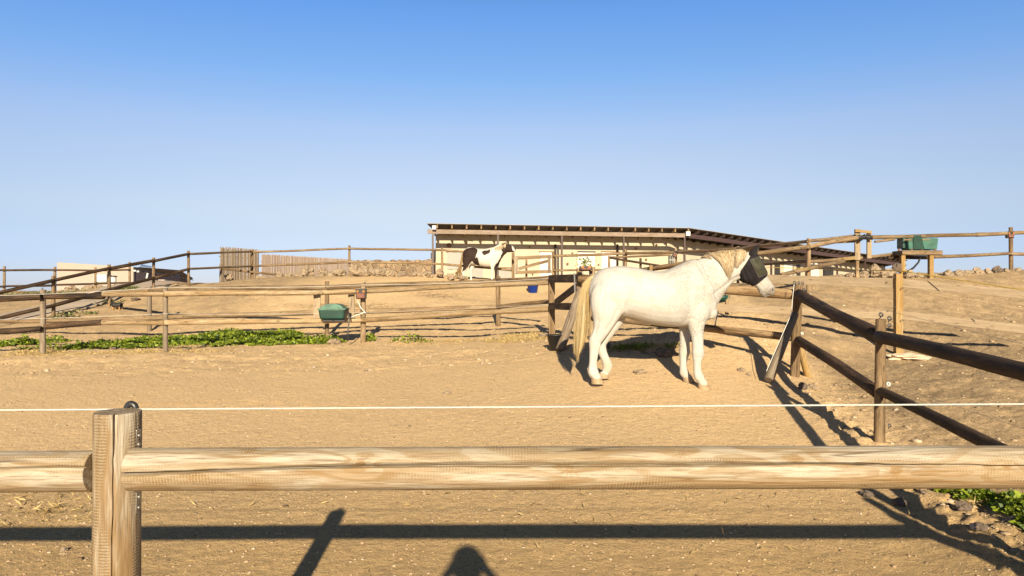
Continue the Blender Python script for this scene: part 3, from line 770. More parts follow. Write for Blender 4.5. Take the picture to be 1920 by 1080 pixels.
# --- plank fence on the slope -------------------------------------------------
fp = empty("plank_fence", P(1684, 665, 11.4), "earth coloured plank fence with a yellow freshly sawn post on the right slope", "fence")
board(1684, 513, 11.4, 1684, 672, 11.4, 13, .09, "post", 'yellow', fp)
board(1363, 552, 13.2, 1363, 590, 13.2, 6, .06, "post", 'pale', fp)
board(1400, 522, 13.0, 1676, 531, 11.45, 17, .035, "plank", 'plank', fp)
board(1692, 531, 11.45, 1945, 555, 10.6, 16, .035, "plank", 'plank', fp)
board(1330, 576, 13.0, 1676, 591, 11.45, 15, .035, "plank", 'plank', fp)
board(1692, 591, 11.45, 1945, 620, 10.6, 16, .035, "plank", 'plank', fp)
for q in ((1676, 520), (1677, 575), (1692, 540), (1692, 600)): insul(q[0], q[1], 11.3, fp, .010)
# flat pale stone at its foot
def rock(name, c, sx, sy, sz, mat, label, group=None, cat="rock", seed=0, sub=3, parent=None):
    import bmesh
    bm = bmesh.new(); bmesh.ops.create_icosphere(bm, subdivisions=sub, radius=.5)
    o_ = Vector((seed * 3.1, seed * 1.7, seed * .9))
    for v in bm.verts:
        p = v.co.normalized()
        d = 1 + .42 * mnoise.noise(p * 1.6 + o_) + .22 * mnoise.noise(p * 3.5 + o_) + .10 * mnoise.noise(p * 9 + o_)
        cell = mnoise.voronoi(p * 1.5 + o_)[0]; d *= .78 + .42 * cell[0]
        v.co = Vector((p.x * sx * d / 2, p.y * sy * d / 2, p.z * sz * d / 2))
    me = bpy.data.meshes.new(name); bm.to_mesh(me); bm.free()
    o = link_mesh(name, me, mat, None, False)
    o.location = c; o.rotation_euler = (0, 0, random.uniform(0, 6))
    return tag(o, label, cat, group)
c = G(1696, 671); M['slab'] = plain('pale_flat_stone', (.62, .50, .36), .9); rock("flat_stone", c + Vector((0, 0, .02)), .62, .5, .11, M['slab'], "pale flat stone lying at the foot of the yellow sawn post", None, "stone", 31)

# yellow electric tape
wire("electric_tape", "yellow electric tape running along the right ridge and down the slope", [P(1438, 501, 16), P(1520, 504, 15.6), P(1690, 508, 11.6), P(1940, 547, 9.8)], .008, M['ywire'], cat="tape")

# ------------------------------------------------------------------ troughs, buckets, salt licks
tr = empty("water_trough", P(627, 597, 13.75), "green lidded drinker hung on the middle fence beside the red salt lick", "trough")
def rbox(c, sx, sy, sz, name, mat, parent, bev=.03, taper=1.0, rot=None):
    k = MB(); c = Vector(c); R = rot or Matrix.Identity(3); L = []
    for zz_, f in ((-1, taper), (1, 1.0)):
        for a, b in ((-1, -1), (1, -1), (1, 1), (-1, 1)): L.append(c + R @ Vector((a * sx / 2 * f, b * sy / 2 * f, zz_ * sz / 2)))
    k.hexa(L); return k.build(name, mat, parent, bevel=bev, smooth=False)
s_ = F / 13.75
rbox(P(625.5, 588.5, 13.8), 50 / s_, .36, 20 / s_, "basin", M['green'], tr, .035, .9)
rbox(P(625.5, 579.5, 13.8), 52 / s_, .38, 3 / s_, "rim", M['paleg'], tr, .008)
k = MB(); c0 = P(625.5, 578, 13.8); hw = 22 / s_
top = []
for i, (fx, hz) in enumerate(((-1, 0), (-.72, 5.5), (-.35, 8.5), (0, 8), (.35, 8.5), (.75, 6), (1, 0))):
    top.append((fx * hw, hz / s_))
vs = [c0 + Vector((x, -.17, z)) for x, z in top] + [c0 + Vector((x, .17, z)) for x, z in top]
n = len(top)
k.add(vs, [(i, i + 1, n + i + 1, n + i) for i in range(n - 1)] + [tuple(reversed(range(n))), tuple(range(n, 2 * n))])
k.build("lid", M['paleg'], tr, bevel=.01)
k = MB(); k.bar(P(607, 601, 13.7), P(648, 601, 13.7), .2, .03); k.tube([P(625, 600, 13.6), P(625, 604, 13.6)], .02, 8); k.build("drain", M['black'], tr)
k = MB(); k.tube([P(652, 577, 13.8), P(655, 600, 13.8), P(652, 620, 13.75), P(652, 640, 13.7)], .014, 8); k.build("hose", M['black'], tr, smooth=True)

def salt(px, py, Z, w, h, label, tilt=0, parts=True):
    r = empty("salt_lick_holder", P(px, py + h / 2, Z), label, "salt lick", "salt lick holders on fence posts")
    s = F / Z
    R = Matrix.Rotation(tilt, 3, 'Y')
    c = P(px, py, Z)
    rbox(c, w / s, .11, h / s, "tray", M['black'], r, .008, .9, R)
    rbox(c + R @ Vector((0, -.055, -h * .17 / s)), w * .74 / s, .06, h * .5 / s, "salt_block", M['rust'], r, .01, 1, R)
    k = MB()
    for sx in (-.28, .28):
        q = c + R @ Vector((sx * w / s, -.06, h * .24 / s)); k.tube([q, q + Vector((0, -.02, 0))], .12 * w / s, 10)
    k.build("reflector", M['orange'], r)
    return r
salt(677.5, 551, 14.12, 20, 19, "black holder with red salt block on the post right of the green drinker")
salt(1893, 440.5, 20.5, 14, 12, "rusty orange salt lick box on the post on the right ridge against the sky")
salt(1098, 503, 11.35, 24, 8, "narrow reddish salt lick box between the two posts above the white horse's tail")
salt(1265, 478, 24.2, 8, 9, "small reddish salt lick box on the rail above the white horse's withers", .5)
wire("cord", "pale cord looped from the salt lick to the post right of the green drinker", [P(670, 563, 14.1), P(677, 578, 14.05), P(687, 588, 14.05), P(682, 586, 14.0), P(655, 596, 14.0)], .008, M['rope'], cat="cord")

# trough on the ridge
t2 = empty("feed_trough", P(1720, 518, 18.5), "green box drinker on a wooden stand on the right ridge against the sky", "trough")
s_ = F / 18.5
M['green2'] = plain('mid_green_plastic', (.022, .095, .068), .55, .3, 7)
rbox(P(1723, 458, 18.4), 56 / s_, .4, 21 / s_, "basin", M['green2'], t2, .02, .93)
rbox(P(1691, 456, 18.5), 8 / s_, .3, 20 / s_, "side_box", M['green'], t2, .015)
k = MB(); a = P(1719, 441.5, 18.15); b = P(1722, 468, 18.13)
k.hexa([P(1712, 468, 18.2), P(1734, 468, 18.2), P(1734, 468, 18.6), P(1712, 468, 18.6), P(1713, 441, 18.15), P(1727, 441, 18.15), P(1727, 441, 18.6), P(1713, 441, 18.6)])
k.build("float_cover", M['green'], t2, bevel=.012)
k = MB(); k.bar(P(1695, 449.5, 18.2), P(1709, 449.5, 18.2), .02, .03); k.bar(P(1729, 449.5, 18.2), P(1743, 449.5, 18.2), .02, .03); k.build("trim", M['tan'], t2)
k = MB(); k.bar(P(1682, 474.5, 18.45), P(1757, 474.5, 18.45), .5, 8 / s_); k.build("platform", M['tan'], t2, bevel=.01)
for px in (1692, 1745):
    k = MB(); k.bar(P(px, 478, 18.3), P(px, 524, 18.3), .11, .11); align(k.build("leg", M['yellow'], t2, bevel=.008), (0, 0, 1))
for px in (1686, 1709, 1728, 1753):
    k = MB(); k.tube([P(px, 470.5, 18.25), P(px, 467, 18.25)], .035, 8); k.build("bolt", M['rust'], t2)
wire("hose", "black hose hanging from the drinker stand on the right ridge", [P(1726, 482, 18.4), P(1722, 492, 18.35), P(1713, 502, 18.3), P(1704, 508, 18.2), P(1698, 512, 18.1)], .025, M['black'], cat="hose")

def bucket(px, py, r0, r1, h, mat, label, name="bucket", open_=True):
    c = G(px, py); r = empty(name, c, label, "bucket")
    k = MB(); prof = [(0.001, .0), (r0, 0), (r1, h), (r1 + .012, h), (r1 + .012, h + .012), (r1 - .01, h + .012), (r0 - .01, .02), (0.001, .02)]
    k.lathe(c + Vector((0, 0, -.005)), prof, 28); k.build("body", mat, r, smooth=True)
    k = MB(); k.tube([c + Vector((math.cos(a) * (r1 + .008), -.02 - .06 * math.sin(a), h - .01 - .0 * math.sin(a))) for a in np.linspace(0, math.pi, 13)], .005, 6)
    k.build("handle", M['steel'], r, smooth=True)
    return r
bucket(999, 549, .165, .215, .32, M['blue'], "bright blue plastic bucket standing below the stable")
bucket(1041, 657, .085, .13, .24, M['black'], "black rubber bucket at the foot of the leaning brace")
c = P(1350, 566, 13.3); g = empty("tub", Vector((c.x, c.y, c.z)), "green tub hung on the fence just in front of the white horse's chest", "tub")
k = MB(); k.lathe(c, [(.001, -.02), (.10, 0), (.17, .06), (.18, .13), (.165, .13), (.1, .02), (.001, .01)], 20); k.build("bowl", M['green'], g, smooth=True)
k = MB(); k.tube([P(1346, 584, 11.6), P(1340, 614, 11.5)], .012, 8)
tag(k.build("rod", M['black'], None, smooth=True), "thin dark metal rod stuck in the ground in front of the horse's chest", "rod")

# ------------------------------------------------------------------ stable building
st = empty("stable", Vector((2.5, 36.3, 1.93)), "long low cream stable with a dark lean-to roof on posts, bending away to the right", "stable")
def section(A, B, zA, zB, posts, raft, mit0, mit1, first):
    A = Vector((A[0], A[1], 0)); B = Vector((B[0], B[1], 0)); L = (B - A).length
    d = (B - A) / L; nn_ = Vector((-d.y, d.x, 0))
    if nn_.y < 0: nn_ = -nn_
    def W(u, v, z): return A + d * u + nn_ * v + Vector((0, 0, z + zA + (zB - zA) * u / L))
    def slab(k, u0, u1, v0, v1, z0, z1, dz=0, m0=0, m1=0):   # dz: drop per metre of v ; mitre with v
        c = []
        for z in (z0, z1):
            for (u, v) in ((u0, v0), (u1, v0), (u1, v1), (u0, v1)):
                uu = u + (m0 if u == u0 else -m1) * v
                c.append(W(uu, v, z - dz * v))
        k.hexa(c)
    # frame: z=0 is the roof edge
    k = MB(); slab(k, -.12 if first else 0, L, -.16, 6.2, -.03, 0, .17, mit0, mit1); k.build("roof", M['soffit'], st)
    k = MB(); slab(k, -.14 if first else 0, L, -.18, 6.22, .006, .02, .17, mit0, mit1); k.build("roof_sheet", M['roofing'], st)
    for u in raft:
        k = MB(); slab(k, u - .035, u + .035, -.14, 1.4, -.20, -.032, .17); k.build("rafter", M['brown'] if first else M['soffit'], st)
    k = MB(); slab(k, (-.15 if first else .02), L - .0, -.06, .06, -.44, -.235); k.build("beam", M['beam'] if first else M['brownm'], st)
    for u in posts:
        k = MB(); slab(k, u - .045, u + .045, -.045, .045, -3.3, -.423); k.build("pillar", M['brownm'], st)
    k = MB(); u0 = .35 if first else 1.45 * mit0; slab(k, u0, L - 1.45 * mit1, 1.45, 1.7, -3.4, -.34); k.build("wall", M['wallc'], st)
    if first:
        k = MB(); slab(k, u0, u0 + .25, 1.71, 6, -3.4, -1.05); k.build("end_wall", M['wallc'], st)
        k = MB(); slab(k, u0, L, 5.8, 6, -3.4, -1.12); k.build("back_wall", M['wallc'], st)
    else:
        k = MB(); slab(k, L - .25, L, 1.71, 6, -3.4, -1.05); k.build("end_wall", M['wallc'], st)
    return W, L, d, nn_
t14 = math.tan(math.radians(14))
A1, B1, B2 = (-3.95, 33.7), (9.06, 36.0), (29.5, 52.0)
L1 = math.hypot(B1[0] - A1[0], B1[1] - A1[1])
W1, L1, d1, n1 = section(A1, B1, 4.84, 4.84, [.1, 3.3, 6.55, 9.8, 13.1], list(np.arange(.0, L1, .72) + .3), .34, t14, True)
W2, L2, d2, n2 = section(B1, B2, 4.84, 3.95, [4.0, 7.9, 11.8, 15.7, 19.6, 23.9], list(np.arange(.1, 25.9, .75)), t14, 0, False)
def on_wall(px, W, L, lift=0):        # u on the wall plane seen at this pixel column, v=1.45
    best = min(np.linspace(0, L, 800), key=lambda u: abs((W(u, 1.45, 0).x / W(u, 1.45, 0).y) * F + 960 - px)); return float(best)
def wall_rect(name, px0, px1, y0, y1, W, L, mat, v=1.42, th=.03, parent=None, ribs=0):
    u0, u1 = on_wall(px0, W, L), on_wall(px1, W, L)
    k = MB(); c = []
    um = (u0 + u1) / 2; zc = lambda y: CAMZ - (y - HZ) * W(um, v, 0).y / F
    za, zb = zc(y1), zc(y0); base = W(0, 0, 0).z
    def pt(u, vv, z): q = W(u, vv, 0); return Vector((q.x, q.y, z))
    k.hexa([pt(u0, v, za), pt(u1, v, za), pt(u1, v + th, za), pt(u0, v + th, za), pt(u0, v, zb), pt(u1, v, zb), pt(u1, v + th, zb), pt(u0, v + th, zb)])
    o = k.build(name, mat, parent or st)
    if ribs:
        k = MB()
        for i in range(ribs):
            u = u0 + (u1 - u0) * (i + .5) / ribs; w = (u1 - u0) / ribs * .22
            k.hexa([pt(u - w, v - .03, za), pt(u + w, v - .03, za), pt(u + w, v - .002, za), pt(u - w, v - .002, za), pt(u - w, v - .03, zb), pt(u + w, v - .03, zb), pt(u + w, v - .002, zb), pt(u - w, v - .002, zb)])
        k.build("ribbing", mat, o)
    return o
for a in ((838, 866, 473, 505, 'doorg', 2), (884, 906, 500, 530, 'doorg', 7), (1012, 1036, 473, 530, 'door', 7), (1128, 1160, 473, 530, 'door', 6), (933, 958, 503, 530, 'doorg', 4)):
    o = wall_rect("door", a[0], a[1], a[2], a[3], W1, L1, M[a[4]], ribs=a[5])
    wall_rect("lintel", a[0] - 1.5, a[1] + 1.5, a[2] - 2.0, a[2] - .3, W1, L1, M['plaq'], v=1.38, parent=o)
o = wall_rect("door", 1083, 1115, 473, 530, W1, L1, M['door'])
wall_rect("lintel", 1082, 1116, 471, 472.6, W1, L1, M['dkwin'], v=1.36, parent=o)
wall_rect("door_frame", 1081, 1083, 472, 530, W1, L1, M['wallc'], v=1.37, parent=o)
for px in (1040.5, 1156.5): wall_rect("drainpipe", px - 1.8, px + 1.8, 458, 530, W1, L1, M['soffit'], v=1.30, th=.08)
o = wall_rect("window", 1253, 1268, 479, 496, W1, L1, M['dkwin'], v=1.40)
for i in range(4): wall_rect("bar", 1255 + i * 3.6, 1255.8 + i * 3.6, 479.2, 495.8, W1, L1, M['white'], v=1.36, parent=o)
wall_rect("bar", 1253, 1268, 487, 487.8, W1, L1, M['white'], v=1.34, parent=o)
for (px, py, w) in ((992.5, 463, 3), (1053.5, 465, 4), (1072.5, 474.5, 3.4), (1063.5, 494.5, 4.5), (1121.5, 496, 3), (1191.5, 466, 4), (1211, 486.5, 4), (948, 503, 3), (842, 460, 9), (873, 455, 4), (1230, 459, 4), (998, 514, 3), (1098, 452, 4), (903, 450, 3), (1000, 495, 3)):
    u = on_wall(px, W1, L1); q = W1(u, 1.40, 0); c = Vector((q.x, q.y, CAMZ - (py - HZ) * q.y / F)); r = w * q.y / F / 2
    k = MB(); k.tube([c, c - n1 * .02, c - n1 * .05], r, 9); k.tube([c - n1 * .05, c - n1 * .08], r * .55, 7)
    k.build("plaque", M['plaq'], st)
for a in ((1452, 1462, 495), (1493, 1500, 496), (1543, 1562, 503), (1400, 1418, 490), (1330, 1350, 480), (1605, 1616, 505)):
    wall_rect("window", a[0], a[1], a[2], 522, W2, L2, M['dkwin'])
for a in ((1470, 1486), (1520, 1535), (1375, 1390)):
    wall_rect("door", a[0], a[1], 493, 525, W2, L2, M['door'])
# lamps hung under the beam
for px in (873, 1057, 1258):
    u = on_wall(px, W1, L1); c = P(px, 437.5, 34.4 + (px - 808) / 480 * 2.0)
    k = MB(); k.lathe(c + Vector((0, 0, -.06)), [(.001, -.03), (.08, -.02), (.11, .03), (.05, .07), (.03, .12), (.001, .12)], 14)
    lp = k.build("lamp", M['plaq'], st, smooth=True)
    k = MB(); k.bar(c + Vector((.12, 0, .03)), c + Vector((.38, 0, .02)), .05, .04); k.build("arm", M['beam'], lp)
k = MB(); k.box(P(814, 426.5, 33.45), .19, .05, .19); k.build("junction_box", M['white'], st, bevel=.01)
k = MB(); k.box(P(1290, 438.2, 35.8), .22, .12, .22); k.build("junction_box", M['white'], st, bevel=.01)

# potted shrub in front of the white door
c = P(1097, 520, 30); ps = empty("potted_plant", c, "small bright green shrub in front of the stable's white door", "plant")
k = MB(); k.lathe(c, [(.001, 0), (.12, 0), (.16, .26), (.14, .26), (.1, .2), (.001, .2)], 14); k.build("pot", M['wallc'], ps, smooth=True)
k = MB(); k.tube([c + Vector((0, 0, .1)), c + Vector((.02, 0, .55))], .015, 6); k.build("stem", M['brown'], ps)

# ------------------------------------------------------------------ leaves
def leaf_mat(name, a, b_):
    m, nt, b = new_mat(name); t = NT(nt)
    g = t.n("ShaderNodeNewGeometry")
    t.l(t.ramp(g.outputs['Random Per Island'], [(0, a), (.7, b_), (1.0, tuple(min(1, c * 1.35) for c in b_))]), b.inputs['Base Color'])
    b.inputs['Roughness'].default_value = .55
    tr_ = t.n("ShaderNodeBsdfTranslucent"); mx = t.n("ShaderNodeMixShader"); mx.inputs[0].default_value = .3
    tr_.inputs[0].default_value = (*b_, 1)
    out = nt.nodes["Material Output"]
    t.l(b.outputs[0], mx.inputs[1]); t.l(tr_.outputs[0], mx.inputs[2]); t.l(mx.outputs[0], out.inputs[0])
    return m
M['leaf'] = leaf_mat("fresh_green_leaves", (.03, .07, .006), (.21, .26, .018))
M['straw'] = leaf_mat("dry_straw", (.30, .20, .08), (.55, .42, .18))
M['scrub'] = leaf_mat("dull_scrub_leaves", (.07, .09, .03), (.17, .18, .06))

def leaves(cs, size, up=.35, wd=.32):
    """cs: Nx3 centres -> folded leaf quads (each its own island)"""
    N = len(cs); d = rng.normal(size=(N, 3)); d[:, 2] = np.abs(d[:, 2]) * up + .1; d /= np.linalg.norm(d, axis=1)[:, None]
    s = np.cross(d, rng.normal(size=(N, 3))); s /= np.linalg.norm(s, axis=1)[:, None]
    nrm = np.cross(d, s); sz = size * rng.uniform(.6, 1.5, N)[:, None]
    a = cs; m1 = cs + d * sz * .45 + s * sz * wd + nrm * sz * .08; m2 = cs + d * sz * .45 - s * sz * wd + nrm * sz * .08
    tip = cs + d * sz - nrm * sz * .1; mid = cs + d * sz * .5
    V_ = np.stack([a, m1, tip, m2, mid], 1).reshape(-1, 3); b = np.arange(N)[:, None] * 5
    F_ = np.concatenate([b + [0, 1, 4], b + [1, 2, 4], b + [2, 3, 4], b + [3, 0, 4]])
    return V_, F_
cs = np.array(c) + np.array([0.02, 0, .62]) + rng.normal(size=(260, 3)) * np.array([.13, .13, .12])
Vl, Fl = leaves(cs, .07); np_mesh("foliage", Vl, Fl, M['leaf'], ps, tuple(c))

def patch(name, label, spots, size, hmax, mat, clump=.12, cat="weeds", wd=.32):
    """spots: (px, py, rx_px, ry_px, n) ellipses of the photo laid on the ground"""
    pts = []
    for (px, py, rx, ry, n) in spots:
        c0 = G(px, py); cx = G(px + rx, py); ru = abs(cx.x - c0.x) or rx * c0.y / F
        cyf = G(px, py - ry); cyn = G(px, py + ry); rv = abs(cyf.y - cyn.y) / 2
        k = rng.random(n) ** .6; th = rng.random(n) * 2 * np.pi
        X_ = c0.x + ru * k * np.cos(th) + 0; Y_ = (cyf.y + cyn.y) / 2 + rv * k * np.sin(th)
        hh = np.clip(.55 + 1.1 * fbm(X_ * 3.5 + 5, Y_ * 3.5, 3), .05, 1.4)
        keep = hh > .18
        X_, Y_, hh, k = X_[keep], Y_[keep], hh[keep], k[keep]
        Z_ = ground_base(X_, Y_) + ground_detail(X_, Y_) + rng.random(len(X_)) * hmax * hh * (1.05 - k ** 2)
        pts.append(np.stack([X_, Y_, Z_], -1))
    V_, F_ = leaves(np.concatenate(pts), size, .35, wd)
    o = np_mesh(name, V_, F_, mat, None, tuple(np.concatenate(pts).mean(0)))
    return tag(o, label, cat, kind="stuff")
patch("weed_patch", "low bright green weeds growing along the foot of the middle fence",
      [(20, 647, 42, 7, 1500), (110, 641, 18, 5, 350), (150, 652, 25, 6, 700), (220, 649, 55, 8, 2200), (270, 643, 60, 9, 2400), (350, 641, 60, 10, 3500), (420, 637, 70, 11, 4500), (480, 637, 70, 11, 4500), (540, 641, 60, 7, 2200), (600, 643, 45, 4, 900), (690, 640, 14, 3, 120), (770, 640, 40, 3, 120), (60, 655, 40, 3, 150)], .06, .19, M['leaf'])
patch("weed_patch", "leafy green weeds at the bottom right outside the dark fence",
      [(1790, 921, 34, 6, 300), (1835, 936, 34, 9, 450), (1880, 948, 36, 14, 900), (1922, 968, 28, 20, 900), (1980, 1000, 50, 28, 1400)], .045, .10, M['leaf'])
patch("grass_tuft", "sparse green grass in the shade under the white horse", [(1190, 652, 40, 5, 260), (1262, 651, 18, 3, 70), (1160, 655, 14, 3, 60)], .09, .05, M['leaf'], cat="grass", wd=.05)
patch("straw_litter", "yellow dry straw litter scattered along the fences",
      [(980, 634, 80, 8, 2600), (850, 641, 130, 4, 900), (250, 661, 190, 4, 1500), (60, 662, 60, 6, 1100), (110, 652, 60, 8, 1500), (400, 650, 160, 4, 900), (1230, 650, 100, 6, 250), (90, 960, 130, 40, 130), (60, 920, 90, 20, 60), (1850, 940, 50, 15, 100), (900, 700, 500, 45, 90), (1000, 960, 700, 80, 110)], .06, .015, M['straw'], cat="straw", wd=.06)
patch("scrub", "low dull green scrub on the far left slope", [(50, 553, 35, 5, 700), (135, 549, 30, 4, 500), (165, 546, 20, 3, 300), (225, 545, 25, 4, 600), (205, 568, 25, 3, 120), (150, 588, 35, 3, 120), (120, 597, 30, 3, 80)], .07, .16, M['scrub'], cat="scrub")

# long straws
k = MB()
for i in range(26):
    c = G(random.uniform(10, 190), random.uniform(925, 1010)) if i < 20 else G(random.uniform(700, 1600), random.uniform(940, 1070))
    a = random.uniform(0, 3.14); L = random.uniform(.03, .13)
    k.tube([c + Vector((0, 0, .004)), c + Vector((math.cos(a) * L / 2, math.sin(a) * L / 2, .012)), c + Vector((math.cos(a + .2) * L, math.sin(a + .2) * L, .005))], .0013, 4)
tag(k.build("straw_stalks", M['straw'], None, loc=(-2.5, 4.6, 0)), "long thin straw stalks lying on the foreground earth", "straw", kind="stuff")

# ------------------------------------------------------------------ gravel and clods
def scatter(name, label, N, yr, size, mat, xlim=None, power=2.2, seed=1, rough_only=False):
    import bmesh
    bm = bmesh.new(); bmesh.ops.create_icosphere(bm, subdivisions=1, radius=1)
    base = np.array([v.co[:] for v in bm.verts]); fc = np.array([[v.index for v in f.verts] for f in bm.faces]); bm.free()
    r = np.random.default_rng(seed)
    Yq = np.exp(r.uniform(np.log(yr[0]), np.log(yr[1]), N)); Xq = r.uniform(-.85, .85, N) * Yq
    if rough_only:
        d = Yq; ed = np.abs(Xq - (2.8 + (d - 3.3) * .17))
        keep = ((Xq > 2.7 + (d - 3.3) * .17) | (d > 10.2)) & (r.random(N) < np.where(d > 10.2, .8, np.exp(-ed * 1.2) + .25))
        Xq, Yq = Xq[keep], Yq[keep]; N = len(Xq)
    Zq = ground_base(Xq, Yq) + ground_detail(Xq, Yq)
    S = size[0] + (size[1] - size[0]) * r.random(N) ** 6 if power is None else size[0] + (size[1] - size[0]) * r.random(N) ** (power * 3)
    sc = np.stack([S * r.uniform(.7, 1.4, N), S * r.uniform(.7, 1.4, N), S * r.uniform(.35, .8, N)], -1)
    jit = 1 + .45 * (r.random((N, len(base), 1)) - .5)
    th = r.uniform(0, 6.28, N); c_, s_ = np.cos(th), np.sin(th)
    B = base[None] * jit * sc[:, None]
    B = np.stack([B[..., 0] * c_[:, None] - B[..., 1] * s_[:, None], B[..., 0] * s_[:, None] + B[..., 1] * c_[:, None], B[..., 2]], -1)
    B = B + np.stack([Xq, Yq, Zq + S * .1], -1)[:, None]
    Fs = fc[None] + (np.arange(N) * len(base))[:, None, None]
    o = np_mesh(name, B.reshape(-1, 3), Fs.reshape(-1, 3), mat, None, (0, 8, 0))
    return tag(o, label, "gravel", kind="stuff")
def peb_mat(name, cols):
    m, nt, b = new_mat(name); t = NT(nt); g = t.n("ShaderNodeNewGeometry")
    t.l(t.ramp(g.outputs['Random Per Island'], [(i / (len(cols) - 1), c) for i, c in enumerate(cols)]), b.inputs['Base Color'])
    b.inputs['Roughness'].default_value = .95; return m
M['peb'] = peb_mat("mixed_pebbles", [(.18, .13, .09), (.34, .24, .15), (.26, .19, .12), (.36, .26, .16), (.46, .37, .27), (.14, .10, .08)])
M['clod'] = peb_mat("earth_clods", [(.28, .19, .11), (.38, .26, .16), (.33, .23, .14)])
scatter("gravel", "fine mixed pebbles scattered over the sandy earth", 20000, (3.2, 13), (.0018, .011), M['peb'], seed=3)
scatter("gravel", "coarse stones scattered on the rough ground beyond the paddock", 3800, (3.4, 30), (.006, .05), M['peb'], seed=5, rough_only=True)
M['dung'] = peb_mat('dry_dung_crumbs', [(.12, .08, .045), (.20, .13, .07), (.09, .06, .035)])
scatter("dung_crumbs", "dark dry dung crumbs dotted over the paddock", 420, (3.3, 12), (.004, .018), M['dung'], power=1.2, seed=12)
scatter("gravel", "fine brown gravel covering the rough slope beyond the paddock", 12000, (3.6, 22), (.005, .03), M['peb'], seed=15, rough_only=True)
scatter("earth_clods", "small crumbled clods of dry earth", 5000, (3.2, 11), (.003, .014), M['clod'], seed=8)

# ------------------------------------------------------------------ rocks one can tell apart
rid = [(429, 523, 14, 10), (486, 525, 15, 8), (498, 526, 12, 8), (513, 525, 14, 7), (527, 521, 14, 10), (542, 519, 14, 8), (558, 519, 18, 9), (578, 516, 20, 17), (605, 516, 15, 14), (620, 519, 14, 10), (638, 516, 20, 13),
       (667, 513, 20, 15), (684, 515, 16, 12), (698, 514, 14, 11), (711, 516, 18, 13), (731, 517, 16, 10), (755, 519, 22, 8), (778, 517, 18, 8), (800, 518, 20, 9), (825, 515, 13, 12), (845, 520, 12, 8), (868, 522, 14, 6)]
for i, (px, py, w, h) in enumerate(rid):
    Z = 26.6 if px > 640 else 27.6; s = F / Z; q = P(px, py + 2 - h / 2, Z)
    side = "left end" if i < 3 else None
    x_ = ["below the dark reed screen", "below the pale reed screen", "in front of the low stone wall", "in front of the stable's left pillar"][0 if px < 484 else 1 if px < 650 else 2 if px < 812 else 3]
    sz = "large" if w >= 20 else "small" if w <= 13 else "medium"
    rank = i + 1
    nth = ["first", "second", "third", "fourth", "fifth", "sixth", "seventh", "eighth", "ninth", "tenth", "eleventh", "twelfth", "thirteenth", "fourteenth", "fifteenth", "sixteenth", "seventeenth", "eighteenth", "nineteenth", "twentieth", "twenty first", "twenty second"][i]
    rock("boulder", q, w / s * 1.15, w / s * 1.1, h / s * 1.35, M['rock'], f"{sz} tan boulder {x_}, {nth} from the left", "boulders along the left ridge", "boulder", i + 1)
rr = [(1575, 521, 16, 7), (1592, 519, 12, 8), (1606, 519, 13, 9), (1620, 518, 15, 10), (1640, 515, 18, 17), (1656, 518, 14, 11), (1669, 516, 16, 12), (1681, 507, 14, 13), (1703, 519, 18, 12), (1722, 519, 14, 8), (1746, 521, 18, 9),
      (1778, 519, 18, 12), (1797, 519, 18, 13), (1814, 518, 14, 12), (1832, 517, 18, 13), (1850, 515, 14, 11), (1869, 513, 16, 13), (1884, 511, 12, 8), (1908, 510, 12, 8)]
for i, (px, py, w, h) in enumerate(rr):
    Z = 18.2 if px < 1700 else 18.2 + (px - 1700) / 200 * 2; s = F / Z; q = P(px, py + 2 - h / 2, Z)
    dk = i in (7, 16)
    nth = ["first", "second", "third", "fourth", "fifth", "sixth", "seventh", "eighth", "ninth", "tenth", "eleventh", "twelfth", "thirteenth", "fourteenth", "fifteenth", "sixteenth", "seventeenth", "eighteenth", "nineteenth"][i]
    where = "near the lashed boards on the right ridge" if px < 1660 else "by the drinker stand" if px < 1760 else "under the ridge fence rails"
    rock("boulder", q, w / s * 1.15, w / s, h / s * 1.35, M['rockd'] if dk else M['rock'], f"{'dark' if dk else 'tan'} boulder {where}, {nth} from the left", "boulders along the right ridge", "boulder", i + 41)
